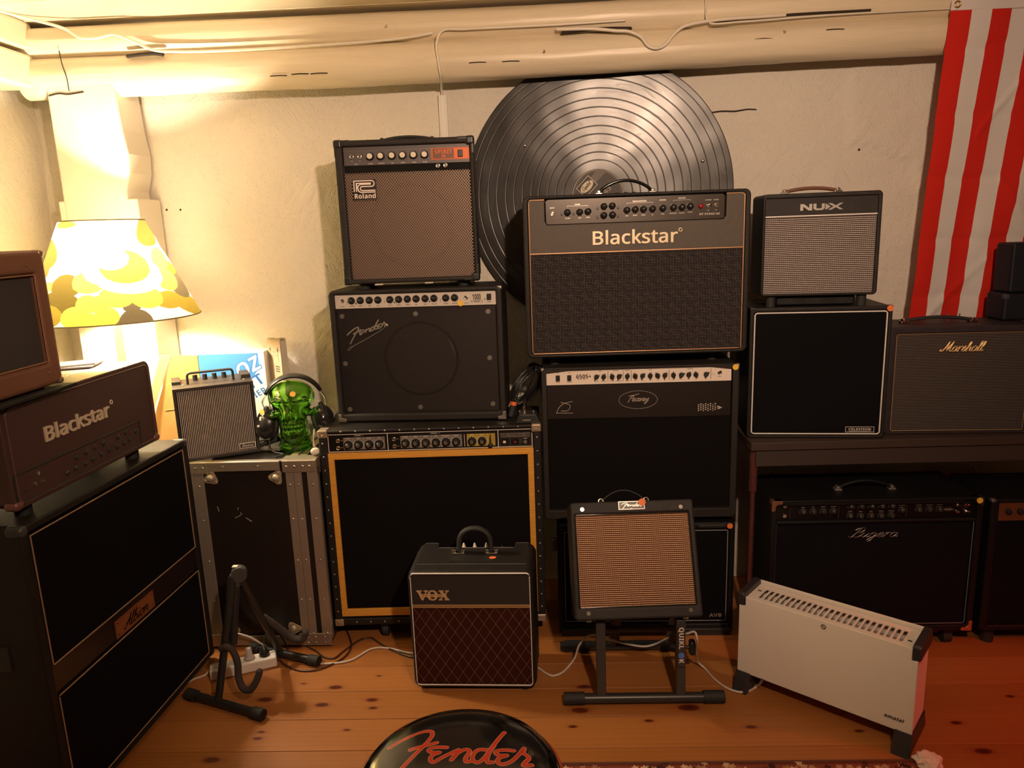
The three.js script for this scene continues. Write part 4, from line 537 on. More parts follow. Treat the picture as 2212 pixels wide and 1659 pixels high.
// ------------------------------------------------------------------ small combo with diamond grille, in front on the floor
{
  const w = .424, h = .432, d = .232, L = .01, t = thing('guitar_amplifier', 'small black combo with brown diamond grille and white piping, standing on the floor', 'amplifier', [-.248, 0, .8], -1.9);
  const add = (n, g, m) => { const o = obj(n, g, m, t); o.position.y = L; return o; };
  const roll = new THREE.ExtrudeGeometry(rrect(-w / 2, 0, w / 2, h, .03), { depth: .03, bevelEnabled: true, bevelThickness: .032, bevelSize: .0115, bevelOffset: -.0115, bevelSegments: 6, curveSegments: 8 }).translate(0, 0, -.03); roll.translate(0, 0, -.032);
  const ev = new Evaluator(); ev.useGroups = false; const A = new Brush(roll), B = new Brush(extr(rrect(-.2, .0125, .199, .4235, .014), .05).translate(0, 0, .01)); A.updateMatrixWorld(); B.updateMatrixWorld(); const front = ev.evaluate(A, B, SUBTRACTION).geometry;
  add('cabinet', [front, (() => { const s = rrect(-w / 2, 0, w / 2, h, .03); s.holes.push(rrect(-w / 2 + .014, .014, w / 2 - .014, h - .014, .02, new THREE.Path())); return T(extr(s, .135, .003, 8), 0, 0, -.058); })(), T(extr(poly([[-w / 2, 0], [w / 2, 0], [w / 2, h - .028], [w / 2 - .01, h - .01], [w / 2 - .028, h], [.139, h], [.139, h - .03], [-.137, h - .03], [-.137, h], [-w / 2 + .028, h], [-w / 2 + .01, h - .01], [-w / 2, h - .028]]), .042, .003), 0, 0, -.19)], blackTolex);
  for (const x of [-1, 1]) for (const z of [-.03, -.2]) obj('foot', cylY(.014, L, x * .17, 0, z), rubber, t);
  add('upper_board', box(.402, .114, .01, -.001, .3685, -.012), M([.018, .014, .013], .75)); add('grille', box(.402, .296, .01, -.001, .16, -.014), diamondCloth);
  add('gold_strip', [box(.4, .0035, .007, -.001, .3105, -.005), box(.4, .0035, .007, -.001, .3045, -.005)], gold); add('piping', ring(-.2, .0145, .198, .426, .012, .0027, -.003), M([.74, .7, .66], .45));
  const lz = obj('logo', [T(word('V', F.serif, .04, .034, .005), -.182, 0, 0), T(word('O', F.serif, .034, .035, .005), -.145, -.0005, 0), T(word('X', F.serif, .037, .034, .005), -.108, 0, 0), box(.092, .0035, .004, -.127, .0185, .002), box(.088, .0028, .004, -.127, .0125, .002)], M([.8, .58, .32], .3, .5), t); lz.position.set(0, L + .33, -.007);
  for (const y of [h - .004, h - .03]) { } add('seam', tube([[-.186, h + .0003, -.06], [.184, h + .0003, -.06]], .0012, 8, 5), M([.1, .1, .1], .5)); add('cutout_edge', tube([[-.185, h - .001, -.231], [-.139, h - .001, -.231], [-.137, h - .004, -.19], [-.13, h + .0004, -.1895], [.132, h + .0004, -.1895], [.139, h - .004, -.19], [.141, h - .001, -.231], [.185, h - .001, -.231]], .0016, 40, 5, false, .05), M([.13, .13, .13], .4));
  const hp = []; for (let i = 0; i <= 12; i++) { const a = Math.PI * i / 12; hp.push([.003 - Math.cos(a) * .056, h + .012 + Math.sin(a) ** .6 * .078, -.152]); } const hg = tube(hp, .0085, 48, 10); hg.translate(0, 0, .152).scale(1, 1, 1.5).translate(0, 0, -.152); const hh = add('handle', hg, rubber);
  for (const x of [-.055, .061]) { const e = obj('handle_bracket', [rbox(.04, .005, .02, .002, x, h + .003, -.144), rbox(.014, .014, .014, .003, x - .016, h + .009, -.147), rbox(.014, .014, .014, .003, x + .016, h + .009, -.147)], chrome, hh); }
  for (const x of [-.045, -.006, .036]) add('pointer_knob', lathe([[0, 0], [.012, 0], [.012, .01], [.004, .032], [0, .034]], 14).scale(.7, 1, 1).translate(x, h - .024, -.211), cream); for (const [x, k] of [[-.1, 0], [.09, 1], [.115, 0]]) add('toggle_switch', [cylY(.006, .006, x, h - .026, -.21), rod([x, h - .02, -.21], [x + .003 * k, h + .012 * k - .01, -.205], .0025, 8)], k ? chrome : plastic);
  add('control_panel', box(.27, .004, .036, 0, h - .028, -.212), chrome); add('name_plate', rbox(.148, .002, .034, .001, -.002, h + .001, -.098), plastic); sticker(t, .068, L + h + .0022, -.104, stickerO, -Math.PI / 2).scale.set(1.15, .85, 1);
}
// ------------------------------------------------------------------ tilted combo and its folding stand
{
  const w = .404, h = .372, d = .19, t = thing('guitar_amplifier', 'small dark combo with tan woven grille tilted back on a folding stand', 'amplifier', [.297, .32, .9], 2, 26);
  obj('cabinet', cabinetShell(w, h, d, [-.188, .038, .185, .332], .01, .007, .003), softBlack, t); obj('grille', box(.376, .297, .01, -.001, .1855, -.014), tanCloth, t); obj('grille_edge', ring(-.187, .039, .184, .331, .003, .0022, -.006), glossBlack, t);
  const tx = ctex(512, 160, (g, W, H) => { g.fillStyle = '#1a1210'; g.fillRect(0, 0, W, H); g.strokeStyle = '#b9aea6'; g.lineWidth = 14; g.strokeRect(7, 7, W - 14, H - 14); drawStrokes(g, fitStrokes(FLOGO.map((q) => q.map(([x, y]) => [x, -y])), 60, 30, 390, 108), 11, '#cfc4bb'); small(g, '-AMP-', 250, 148, 18, '#cfc4bb'); });
  printBoard('badge', .086, .027, .004, pmat(tx, .3, { metalness: .3 }), t, -.001, .357, .0035); sticker(t, .034, .366, .0042, stickerO).scale.set(1.1, 1.1, 1);
  knobs(t, [[-.163, .349], [.16, .347], [-.161, .022], [.164, .022]], screwGeo, chrome, -.0005, 'screw').forEach((s) => s.scale.setScalar(.72));
  const pts = []; for (let i = 0; i <= 16; i++) { const u = i / 16; pts.push([-.088 + .15 * u, h + .006 + .038 * Math.sin(Math.PI * u) ** .8, -.1]); } const hg = tube(pts, .0035, 48, 6); hg.translate(0, 0, .1).scale(1, 1, 3).translate(0, 0, -.1); const hd = obj('handle', hg, rubber, t); for (const x of [-.09, .064]) obj('handle_end', [new THREE.TorusGeometry(.008, .003, 6, 16).translate(x, h + .009, -.092), sph(.0045, x, h + .004, -.088, 1, 1, 1, 8, 6)], chrome, hd);
  for (const x of [-.16, .15]) obj('foot', cylY(.01, .006, x, -.006, -.03), chrome, t);
}
{
  const sq = (a, b, s) => rod(a, b, s, 4), mat = M([.05, .045, .042], .45), t = thing('amplifier_stand', 'black folding amplifier stand holding up the tilted tan-grille combo', 'stand', [.31, 0, .8]);
  const P = (x, y, z) => [x - .31, y, z - .8];
  const fb = obj('front_foot', rod(P(.06, .02, .872), P(.568, .02, .872), .0165, 18), M(.03, .35), t); for (const x of [.086, .542]) obj('rubber_end', rod(P(x - .034, .021, .872), P(x + .034, .021, .872), .0205, 18), rubber, fb);
  for (const x of [.176, .434]) obj('upright', rbox(.03, .27, .03, .003, 0, 0, 0).rotateX(-.06).translate(x - .31, .158, .058), mat, t);
  const tx = ctex(128, 640, (g, W, H) => { g.fillStyle = '#3d3835'; g.fillRect(0, 0, W, H); g.translate(W / 2, 20); g.rotate(Math.PI / 2); g.fillStyle = '#e6ded4'; g.font = 'bold 104px sans-serif'; g.textAlign = 'left'; g.save(); g.scale(1.08, 1); g.fillText('QUIKL', 0, 38); g.fillText('K', 452, 38); g.restore(); g.fillStyle = '#5b86d8'; g.beginPath(); g.arc(440, 2, 46, 0, 7); g.fill(); g.strokeStyle = '#2c4a92'; g.lineWidth = 8; g.beginPath(); g.arc(440, 2, 24, -1, 3.6); g.stroke(); });
  const pb = printBoard('lettering', .026, .142, .0012, pmat(tx, .5), t, .124, .207, .0772); pb.rotation.x = -.06;
  obj('rear_foot', rod(P(.05, .02, .56), P(.5, .02, .56), .0165, 18), M(.03, .35), t); for (const x of [.1, .475]) obj('rubber_end', rod(P(x - .034, .021, .56), P(x + .034, .021, .56), .0205, 18), rubber, t.children.at(-1));
  for (const x of [.247, .455]) obj('rear_leg', sq(P(x, .03, .56), P(x, .25, .7), .02), mat, t); obj('cross_bar', rod(P(.17, .175, .71), P(.44, .175, .71), .011, 12), mat, t); obj('wing_knob', [rbox(.02, .05, .03, .006, .187, .12, -.06), rod(P(.44, .12, .74), P(.5, .12, .74), .006, 10)], plastic, t);
}
// ------------------------------------------------------------------ flight case and what stands on it
{
  const w = .527, h = .739, d = .44, L = .01, t = thing('flight_case', 'black flight case with aluminium edges and ball corners, left of the wood-framed chorus combo', 'case', [-1.08, 0, .505], -.4);
  const al = M([.5, .45, .39], .42, .75, { bumpMap: fineRough, bumpScale: .0004 }), alD = M([.36, .3, .24], .5, .7); const add = (n, g, m) => { const o = obj(n, g, m, t); o.position.y = L; return o; };
  add('body', rbox(w - .008, h - .008, d - .01, .006, 0, h / 2, -d / 2), M([.016, .012, .011], .35, 0, { bumpMap: fineRough, bumpScale: .0002 }));
  for (const [x0, x1] of [[-.2635, -.243], [-.224, -.195], [-.194, -.158], [.147, .176], [.177, .206], [.226, .2635]]) add('aluminium_strip', rbox(x1 - x0, h - .05, .006, .0015, (x0 + x1) / 2, h / 2, 0), al);
  add('top_rail', [rbox(.27, .036, .006, .0015, -.006, h - .018, .002), ...[...Array(7)].map((_, i) => box(.27, .0016, .002, -.006, h - .032 + i * .0047, .0055)), rbox(w, .004, .022, .001, 0, h - .001, -.009)], al); add('bottom_rail', [rbox(.3, .04, .006, .0015, 0, .022, .002)], alD);
  for (const x of [-1, 1]) { add('corner_plate', [rbox(.125, .044, .007, .002, x * .201, h - .022, .003), rbox(.13, .005, .06, .002, x * .199, h - .0005, -.027), rbox(.006, .06, .06, .002, x * (w / 2 - .002), h - .03, -.028)], x > 0 ? alD : al); add('corner_plate', rbox(.125, .05, .007, .002, x * .2, .025, .003), alD); }
  for (const [x0, x1] of [[.15, .178], [.185, .212]]) add('lid_strip', rbox(x1 - x0, .004, d - .02, .001, (x0 + x1) / 2, h - .001, -d / 2), M([.42, .37, .22], .45, .6)); for (const x of [-1, 1]) add('side_rail', rbox(.006, h - .05, .022, .002, x * (w / 2 - .002), h / 2, -.012), al);
  for (const [x, y, r] of [[-.13, .678, .2], [.112, .676, -.2], [-.117, .072, .5], [.119, .07, .9]]) { const s = new THREE.Shape(), n = 60; for (let i = 0; i <= n; i++) { const a = i / n * 2 * Math.PI, q = .0205 + .009 * Math.pow(.5 + .5 * Math.cos(3 * a), 1.4); (i ? s.lineTo : s.moveTo).call(s, Math.cos(a) * q, Math.sin(a) * q); } const o = add('ball_corner', [extr(s, .004, .001), sph(.0145, 0, 0, 0, 1, 1, .8), ...[0, 1, 2].map((k) => sph(.0045, Math.cos(k * 2.094) * .0225, Math.sin(k * 2.094) * .0225, .001, 1, 1, .6, 8, 6))], M([.46, .4, .3], .5, .6)); o.position.set(x, y + L, .004); o.rotation.z = r + 1.2; }
  const rv = []; for (const x of [-.253, -.21, -.176, .16, .192, .246]) for (const y of [.05, .19, .35, .513, .646]) rv.push(sph(.0045, x, y, .003, 1, 1, .6, 8, 6)); for (const x of [-.24, -.215, -.182, -.154, .155, .185, .215, .24]) rv.push(sph(.005, x, h - .022, .006, 1, 1, .6, 8, 6)); for (const x of [-.08, .05]) rv.push(sph(.004, x, h - .018, .006, 1, 1, .6, 8, 6)); for (const x of [.17, .2, .235]) for (const y of [.012, .035]) rv.push(sph(.005, x, y, .006, 1, 1, .6, 8, 6)); add('rivets', rv, steel).userData.kind = 'stuff';
  const sc = [[[-.122, .565], [-.118, .548]], [[-.06, .52], [-.033, .535], [-.038, .54]], [[-.02, .52], [.0, .505]], [[-.045, .56], [-.0455, .553]]].map((q) => tube(q.map(([x, y]) => [x, y, .0005 - .004]), .0011, 6, 4)); add('scratch', sc, M([.5, .45, .4], .6));
}
const CT = .7495;   // top of the flight case
{
  const w = .276, h = .275, d = .19, t = thing('guitar_amplifier', 'small wooden-edged black amp with striped grille and bar handle, standing askew on the flight case', 'amplifier', [-1.185, CT, .45], 26.8);
  const wood = M([.024, .017, .015], .5, 0, { bumpMap: fineRough, bumpScale: .0005 }); obj('cabinet', cabinetShell(w, h, d, [-.127, .013, .127, .264], .003, .002, .002), wood, t); obj('grille', box(.256, .253, .01, 0, .1385, -.012), stripeCloth, t);
  const tx = ctex(384, 128, (g, W, H) => { g.fillStyle = '#191313'; g.fillRect(0, 0, W, H); g.strokeStyle = '#e3dad2'; g.lineWidth = 14; g.strokeRect(7, 7, W - 14, H - 14); g.fillStyle = '#e3dad2'; g.font = 'italic bold 84px serif'; g.textAlign = 'center'; g.fillText('Ibanez', W / 2, 92); }); printBoard('badge', .056, .019, .003, pmat(tx, .4), t, .094, .031, -.004);
  obj('handle', tube([[-.083, h - .005, -.07], [-.083, h + .03, -.07], [-.079, h + .038, -.07], [-.07, h + .041, -.07], [.062, h + .041, -.07], [.071, h + .038, -.07], [.075, h + .03, -.07], [.075, h - .005, -.07]], .0048, 60, 10, false, .15), M(.03, .35), t);
  for (let i = 0; i < 4; i++) obj('knob', cylY(.0095, .022, -.055 + i * .034, h, -.135, 16, .0085), plastic, t); obj('corner_block', rbox(.03, .014, .1, .002, -.122, h + .005, -.13), wood, t); obj('corner_block', rbox(.034, .018, .1, .002, .12, h + .006, -.12), wood, t); obj('screw', [sph(.005, -.1, h + .002, -.05, 1, .5, 1, 8, 6), sph(.005, .11, h + .002, -.04, 1, .5, 1, 8, 6)], chrome, t);
}
function fieldMesh(f, lo, size, res) {                                // surface f = 0 inside the cube from lo, f negative inside
  const mc = new MarchingCubes(res, new THREE.MeshBasicMaterial(), false, false, 400000), s = size / res; mc.isolation = 0;
  for (let k = 0; k < res; k++) for (let j = 0; j < res; j++) for (let i = 0; i < res; i++) mc.field[(k * res + j) * res + i] = -f(lo[0] + i * s, lo[1] + j * s, lo[2] + k * s);
  mc.update(); const n = mc.count, p = new Float32Array(n * 3), a = mc.positionArray, half = res / 2;
  for (let i = 0; i < n; i++) for (let c = 0; c < 3; c++) p[i * 3 + c] = lo[c] + (a[i * 3 + c] * half + half) * s;
  let g = new THREE.BufferGeometry(); g.setAttribute('position', new THREE.BufferAttribute(p, 3)); g = mergeVertices(g, 1e-5); g.computeVertexNormals();
  const vol = (() => { const q = g.attributes.position, ix = g.index; let v = 0; for (let i = 0; i < ix.count; i += 3) { const A = new THREE.Vector3().fromBufferAttribute(q, ix.getX(i)), B = new THREE.Vector3().fromBufferAttribute(q, ix.getX(i + 1)), C = new THREE.Vector3().fromBufferAttribute(q, ix.getX(i + 2)); v += A.dot(B.cross(C)); } return v; })();
  if (vol < 0) { const ix = g.index.array; for (let i = 0; i < ix.length; i += 3) [ix[i], ix[i + 1]] = [ix[i + 1], ix[i]]; g.computeVertexNormals(); } return g;
}
const smin = (a, b, k) => { const h = Math.max(k - Math.abs(a - b), 0) / k; return Math.min(a, b) - h * h * k * .25; }, smax = (a, b, k) => -smin(-a, -b, k);
const ell = (x, y, z, cx, cy, cz, rx, ry, rz) => { const a = (x - cx) / rx, b = (y - cy) / ry, c = (z - cz) / rz, k = Math.hypot(a, b, c), q = Math.hypot(a / rx, b / ry, c / rz); return q < 1e-9 ? -Math.min(rx, ry, rz) : k * (k - 1) / q; };
{ // green glass skull
  const t = thing('glass_skull', 'green glass skull wearing headphones on the flight case', 'skull', [-.935, CT + .004, .36], 15);
  const solid = (x, y, z) => {
    const X = Math.abs(x);
    let d = ell(x, y, z, 0, .196, -.012, .086, .064, .092); d = smin(d, ell(x, y, z, 0, .118, .026, .058, .07, .058), .03); d = smin(d, ell(x, y, z, 0, .062, .038, .044, .034, .047), .02); d = smin(d, Math.max(Math.hypot(x, z + .004) - .057, y - .1, -y), .025);
    d = smin(d, ell(X, y, z, .062, .146, .05, .022, .013, .03), .014); d = smin(d, ell(X, y, z, .036, .199, .07, .038, .011, .016), .012);
    d = smax(d, -ell(X, y, z, .036, .172, .088, .028, .021, .03), .012); d = smax(d, -ell(x, y, z, 0, .14, .088, .012, .02, .022), .008); d = smax(d, -ell(X, y, z, .068, .098, .03, .016, .032, .05), .016); d = smax(d, -ell(X, y, z, .086, .19, .03, .012, .026, .035), .016);
    for (const [yy, zz] of [[.108, .081], [.092, .082]]) { const u = X / .0115, f = (u - Math.floor(u)) - .5; if (X < .036) d = smin(d, Math.hypot(f * .0115 / .9, (y - yy) * .75, (z - zz + X * X * 9) * .7) - .0058, .004); }
    d = smin(d, Math.max(Math.hypot(x, z + .004) - .0605, Math.abs(y - .011) - .009), .006); return Math.max(d, -y);
  };
  const g = fieldMesh((x, y, z) => { const s = solid(x, y, z); return Math.max(s, -(s + .0065)); }, [-.12, -.02, -.13], .29, 112);
  raw('skull_glass', g, M([.62, .92, .4], .04, 0, { transmission: 1, thickness: .012, ior: 1.45, attenuationColor: new THREE.Color().setRGB(.2, .62, .05), attenuationDistance: .045 }), t);
  put(raw('price_sticker', dotGeo, M([.8, .42, .06], .6), t), .012, .224, .0735, .1, -.5);
}
{ // headphones on the skull
  const t = thing('headphones', 'black headphones with round cups worn by the green glass skull', 'headphones', [-.93, CT + .004, .345], 15), band = [];
  const hb = new THREE.BufferGeometry(), pos = [], idx = [], N = 28, Wd = .026; for (let i = 0; i <= N; i++) { const a = (.12 + .76 * i / N) * Math.PI, r = .103, k = Math.sin(Math.PI * i / N) ** .5; for (const [dz, dr] of [[-Wd * k - .004, -.002], [-Wd * k - .004, .006], [0, .012], [Wd * k + .004, .006], [Wd * k + .004, -.002]]) pos.push(-Math.cos(a) * (r + dr), .172 + Math.sin(a) * (r + dr), dz); }
  for (let i = 0; i < N; i++) for (let j = 0; j < 5; j++) { const a = i * 5 + j, b = i * 5 + (j + 1) % 5; idx.push(a, a + 5, b, b, a + 5, b + 5); } idx.push(0, 1, 2, 0, 2, 4, 2, 3, 4); const o = N * 5; idx.push(o, o + 2, o + 1, o, o + 4, o + 2, o + 2, o + 4, o + 3);
  hb.setAttribute('position', new THREE.Float32BufferAttribute(pos, 3)); hb.setIndex(idx); hb.computeVertexNormals(); obj('headband', hb, M(.022, .4), t);
  for (const s of [-1, 1]) {
    obj('wire_yoke', [tube([[s * .098, .21, .012], [s * .112, .185, .02], [s * .108, .165, .022], [s * .116, .15, .014]], .0019, 18, 6), tube([[s * .098, .21, -.01], [s * .118, .18, -.02], [s * .112, .16, -.018], [s * .116, .15, -.006]], .0019, 18, 6)], steel, t);
    const c = obj('ear_cup', lathe([[0, -.01], [.04, -.01], [.047, 0], [.05, .012], [.045, .03], [.034, .044], [.018, .05], [0, .051]], 36).rotateZ(s > 0 ? -Math.PI / 2 : Math.PI / 2).scale(1, 1.18, 1), M(.016, s > 0 ? .1 : .3, 0, { clearcoat: s > 0 ? 1 : 0 }), t); c.position.set(s * .093, .1, .012); c.rotation.z = s * .28; c.rotation.y = s * -.35;
    obj('ear_pad', T(new THREE.TorusGeometry(.034, .014, 12, 28).scale(1, 1.15, .8), s * -.01, 0, 0, 0, Math.PI / 2), M(.018, .7), c); obj('hinge', rbox(.012, .05, .02, .004, s * .03, .045, .02), M(.03, .5), c);
    if (s < 0) { obj('slide_switch', [rbox(.006, .014, .016, .002, -.046, .02, .022), sph(.005, -.05, -.008, .026, 1, 1, 1, 8, 6)], cream, c); put(raw('price_sticker', dotGeo, M([.85, .5, .07], .6), c), -.046, .046, .026, -.95); }
  }
  obj('cable', tube([[-.1, .045, .03], [-.1, .02, .045], [-.082, .006, .07], [-.05, .0035, .1], [-.075, .0035, .13]], .0035, 40, 8), rubber, t);
}
{
  const t = thing('cardboard_box', 'white and blue cardboard box with big rotated lettering behind the striped-grille amp', 'box', [-1.275, CT, .125], 0);
  const tx = ctex(720, 840, (g, W, H) => { g.fillStyle = '#f2efe8'; g.fillRect(0, 0, W, H); g.fillStyle = '#3f83cf'; g.beginPath(); g.moveTo(60, 12); g.lineTo(W - 52, 12); g.lineTo(W - 46, 150); g.lineTo(560, 330); g.lineTo(60, 520); g.fill(); g.save(); g.translate(640, 150); g.rotate(-.5); const b = '#2f6cb4'; g.font = 'italic bold 190px sans-serif'; g.textAlign = 'right'; g.lineWidth = 18; g.strokeStyle = b; g.strokeText('OZ', 40, 34); g.fillStyle = '#f2efe8'; g.fillText('OZ', 40, 34); g.fillStyle = '#2864ae'; g.font = 'bold 150px sans-serif'; g.fillText('WATT', -10, 172); g.font = 'bold 84px sans-serif'; g.fillText('AMPLIFIER', -50, 266); g.restore(); });
  printBoard('printed_face', .33, .342, .004, pmat(tx, .5), t, 0, .171, .004); obj('carton', rbox(.33, .342, .095, .002, 0, .171, -.0485), M([.7, .66, .58], .7), t);
}
{
  const t = thing('cardboard_box', 'narrow upright cardboard box with arrows behind the glass skull', 'box', [-1.07, CT, .11], -40);
  const tx = ctex(256, 960, (g, W, H) => { g.fillStyle = '#ab9a82'; g.fillRect(0, 0, W, H); g.fillStyle = '#544c44'; for (const x of [52, 200]) { g.fillRect(x - 4, 90, 8, 130); g.beginPath(); g.moveTo(x, 62); g.lineTo(x - 20, 110); g.lineTo(x + 20, 110); g.fill(); } g.textAlign = 'center'; g.font = '22px sans-serif'; g.fillText('FRAGILE', 126, 130); g.fillText('THIS SIDE UP', 126, 165); g.strokeStyle = '#6d655c'; g.lineWidth = 5; g.strokeRect(70, 270, 34, 44); for (let i = 0; i < 3; i++) g.fillRect(130, 262 + i * 24, 80, 14); });
  printBoard('printed_face', .098, .385, .003, pmat(tx, .75), t, 0, .1925, .003); obj('carton', rbox(.098, .385, .026, .0015, 0, .1925, -.0135), M([.62, .55, .45], .8), t); obj('flap', [rbox(.098, .003, .024, .001, 0, .3875, -.012), rbox(.03, .003, .03, .001, .03, .3915, -.014)], M([.4, .33, .25], .8), t);
}
{
  const t = thing('cardboard_sheet', 'tan cardboard flap leaning behind the striped-grille amp beside the white corner post', 'cardboard', [-1.44, CT, .24]);
  obj('sheet', extr(poly([[.009, .355], [.11, .352], [.11, 0], [-.145, 0], [-.125, .035]]), .006, .001), M([.5, .29, .1], .85, 0, { bumpMap: fineRough, bumpScale: .0005 }), t); obj('fold', tube([[-.045, .135, .001], [.1, .15, .001]], .0016, 8, 5), M([.45, .29, .13], .9), t); obj('side_flap', extr(poly([[-.03, .36], [.009, .355], [-.125, .035], [-.16, 0]]), .005, .001).rotateY(.5).translate(-.005, 0, -.004), M([.56, .38, .2], .85), t);
}
{ const t = thing('power_plug', 'white two-pin power plug lying on the edge of the flight case beside the skull', 'plug', [-.845, CT + .006, .42], 20); obj('body', lathe([[0, 0], [.01, 0], [.012, .02], [.017, .035], [.017, .05], [0, .05]], 16).scale(1, 1, .7).rotateX(Math.PI / 2).translate(0, .011, 0), cream, t); obj('pin', [rod([-.008, .009, .05], [-.008, .008, .075], .0024, 8), rod([.008, .009, .05], [.008, .008, .075], .0024, 8)], steel, t); obj('lead', tube([[0, .011, 0], [0, .03, -.02], [.006, .07, -.04], [.01, .05, -.09]], .004, 24, 8), cream, t); }
{ const t = thing('plastic_tray', 'flat grey plastic holder with a black coiled plug in front of the glass skull', 'tray', [-1.045, CT, .33], -10); obj('plate', rbox(.13, .012, .1, .004, 0, .006, 0), M([.2, .19, .17], .5), t); obj('rim', ring(-.06, -.045, .06, .045, .01, .004).rotateX(-Math.PI / 2).translate(0, .013, 0), M([.26, .25, .22], .5), t); obj('plug', [rod([-.02, .02, .06], [.04, .035, .0], .008, 12), ...[...Array(6)].map((_, i) => T(new THREE.TorusGeometry(.009, .002, 6, 14), 0, 0, 0, 0, .8).translate(.005 + i * .006, .026 + i * .0015, .035 - i * .006))], rubber, t); }
// ------------------------------------------------------------------ cable hank and pedal on top of the chorus combo
{
  const t = thing('cable_hank', 'hank of thin black cables bunched between the two stacks of amps', 'cables', [-.05, .849, .3]);
  for (let i = 0; i < 13; i++) { const a = -.78 + rnd(-.16, .16), L = .078 + rnd(.02), wv = .016 + rnd(.026), cx = .004 + rnd(-.012, .012), cy = .112 + rnd(-.012, .012), cz = rnd(-.03, .03) + .02, p = []; for (let k = 0; k < 12; k++) { const q = k / 12 * 6.283, u = Math.cos(q) * L, v = Math.sin(q) * wv; p.push([cx - u * Math.sin(a) * .8 + v * Math.cos(a), cy + u * Math.cos(a) * 1.1 + v * Math.sin(a), cz + Math.sin(q * 2) * .012]); } obj('loop', tube(p, .0026, 60, 6, true), M(.015, .3), t); }
  obj('loop', tube([[.03, .17, .03], [.045, .19, .03], [.03, .2, .03], [.012, .19, .03], [.015, .16, .03]], .003, 30, 6), M(.015, .3), t); obj('hanging_lead', tube([[.05, .15, .05], [.058, .09, .06], [.06, .03, .06], [.058, .004, .07]], .003, 30, 6), M(.02, .25), t); obj('jack_plug', [rod([-.062, .004, .06], [-.05, .045, .05], .011, 14, .0125)], rubber, t); obj('colour_ring', rod([-.05, .045, .05], [-.047, .058, .048], .0125, 14), M([.85, .16, .04], .5), t);
}
{
  const t = thing('foot_pedal', 'small black pedal box with metal plugs on the chorus combo', 'pedal', [-.045, .849, .415]); obj('housing', (() => { const s = poly([[-.045, 0], [.045, 0], [.03, .034], [-.03, .034]]); return T(extr(s, .07, .004), 0, 0, .035); })(), M(.022, .5), t); obj('plug', [cylY(.007, .02, -.012, .034, 0, 14), cylY(.004, .022, -.012, .05, 0, 10), cylY(.003, .02, -.008, .07, 0, 10)], chrome, t); obj('label_plate', rbox(.03, .004, .003, .001, -.005, .012, .0345), greyMetal, t); for (const x of [-.03, .02]) obj('nut', cylY(.005, .006, x, .034, -.005, 6), steel, t);
}
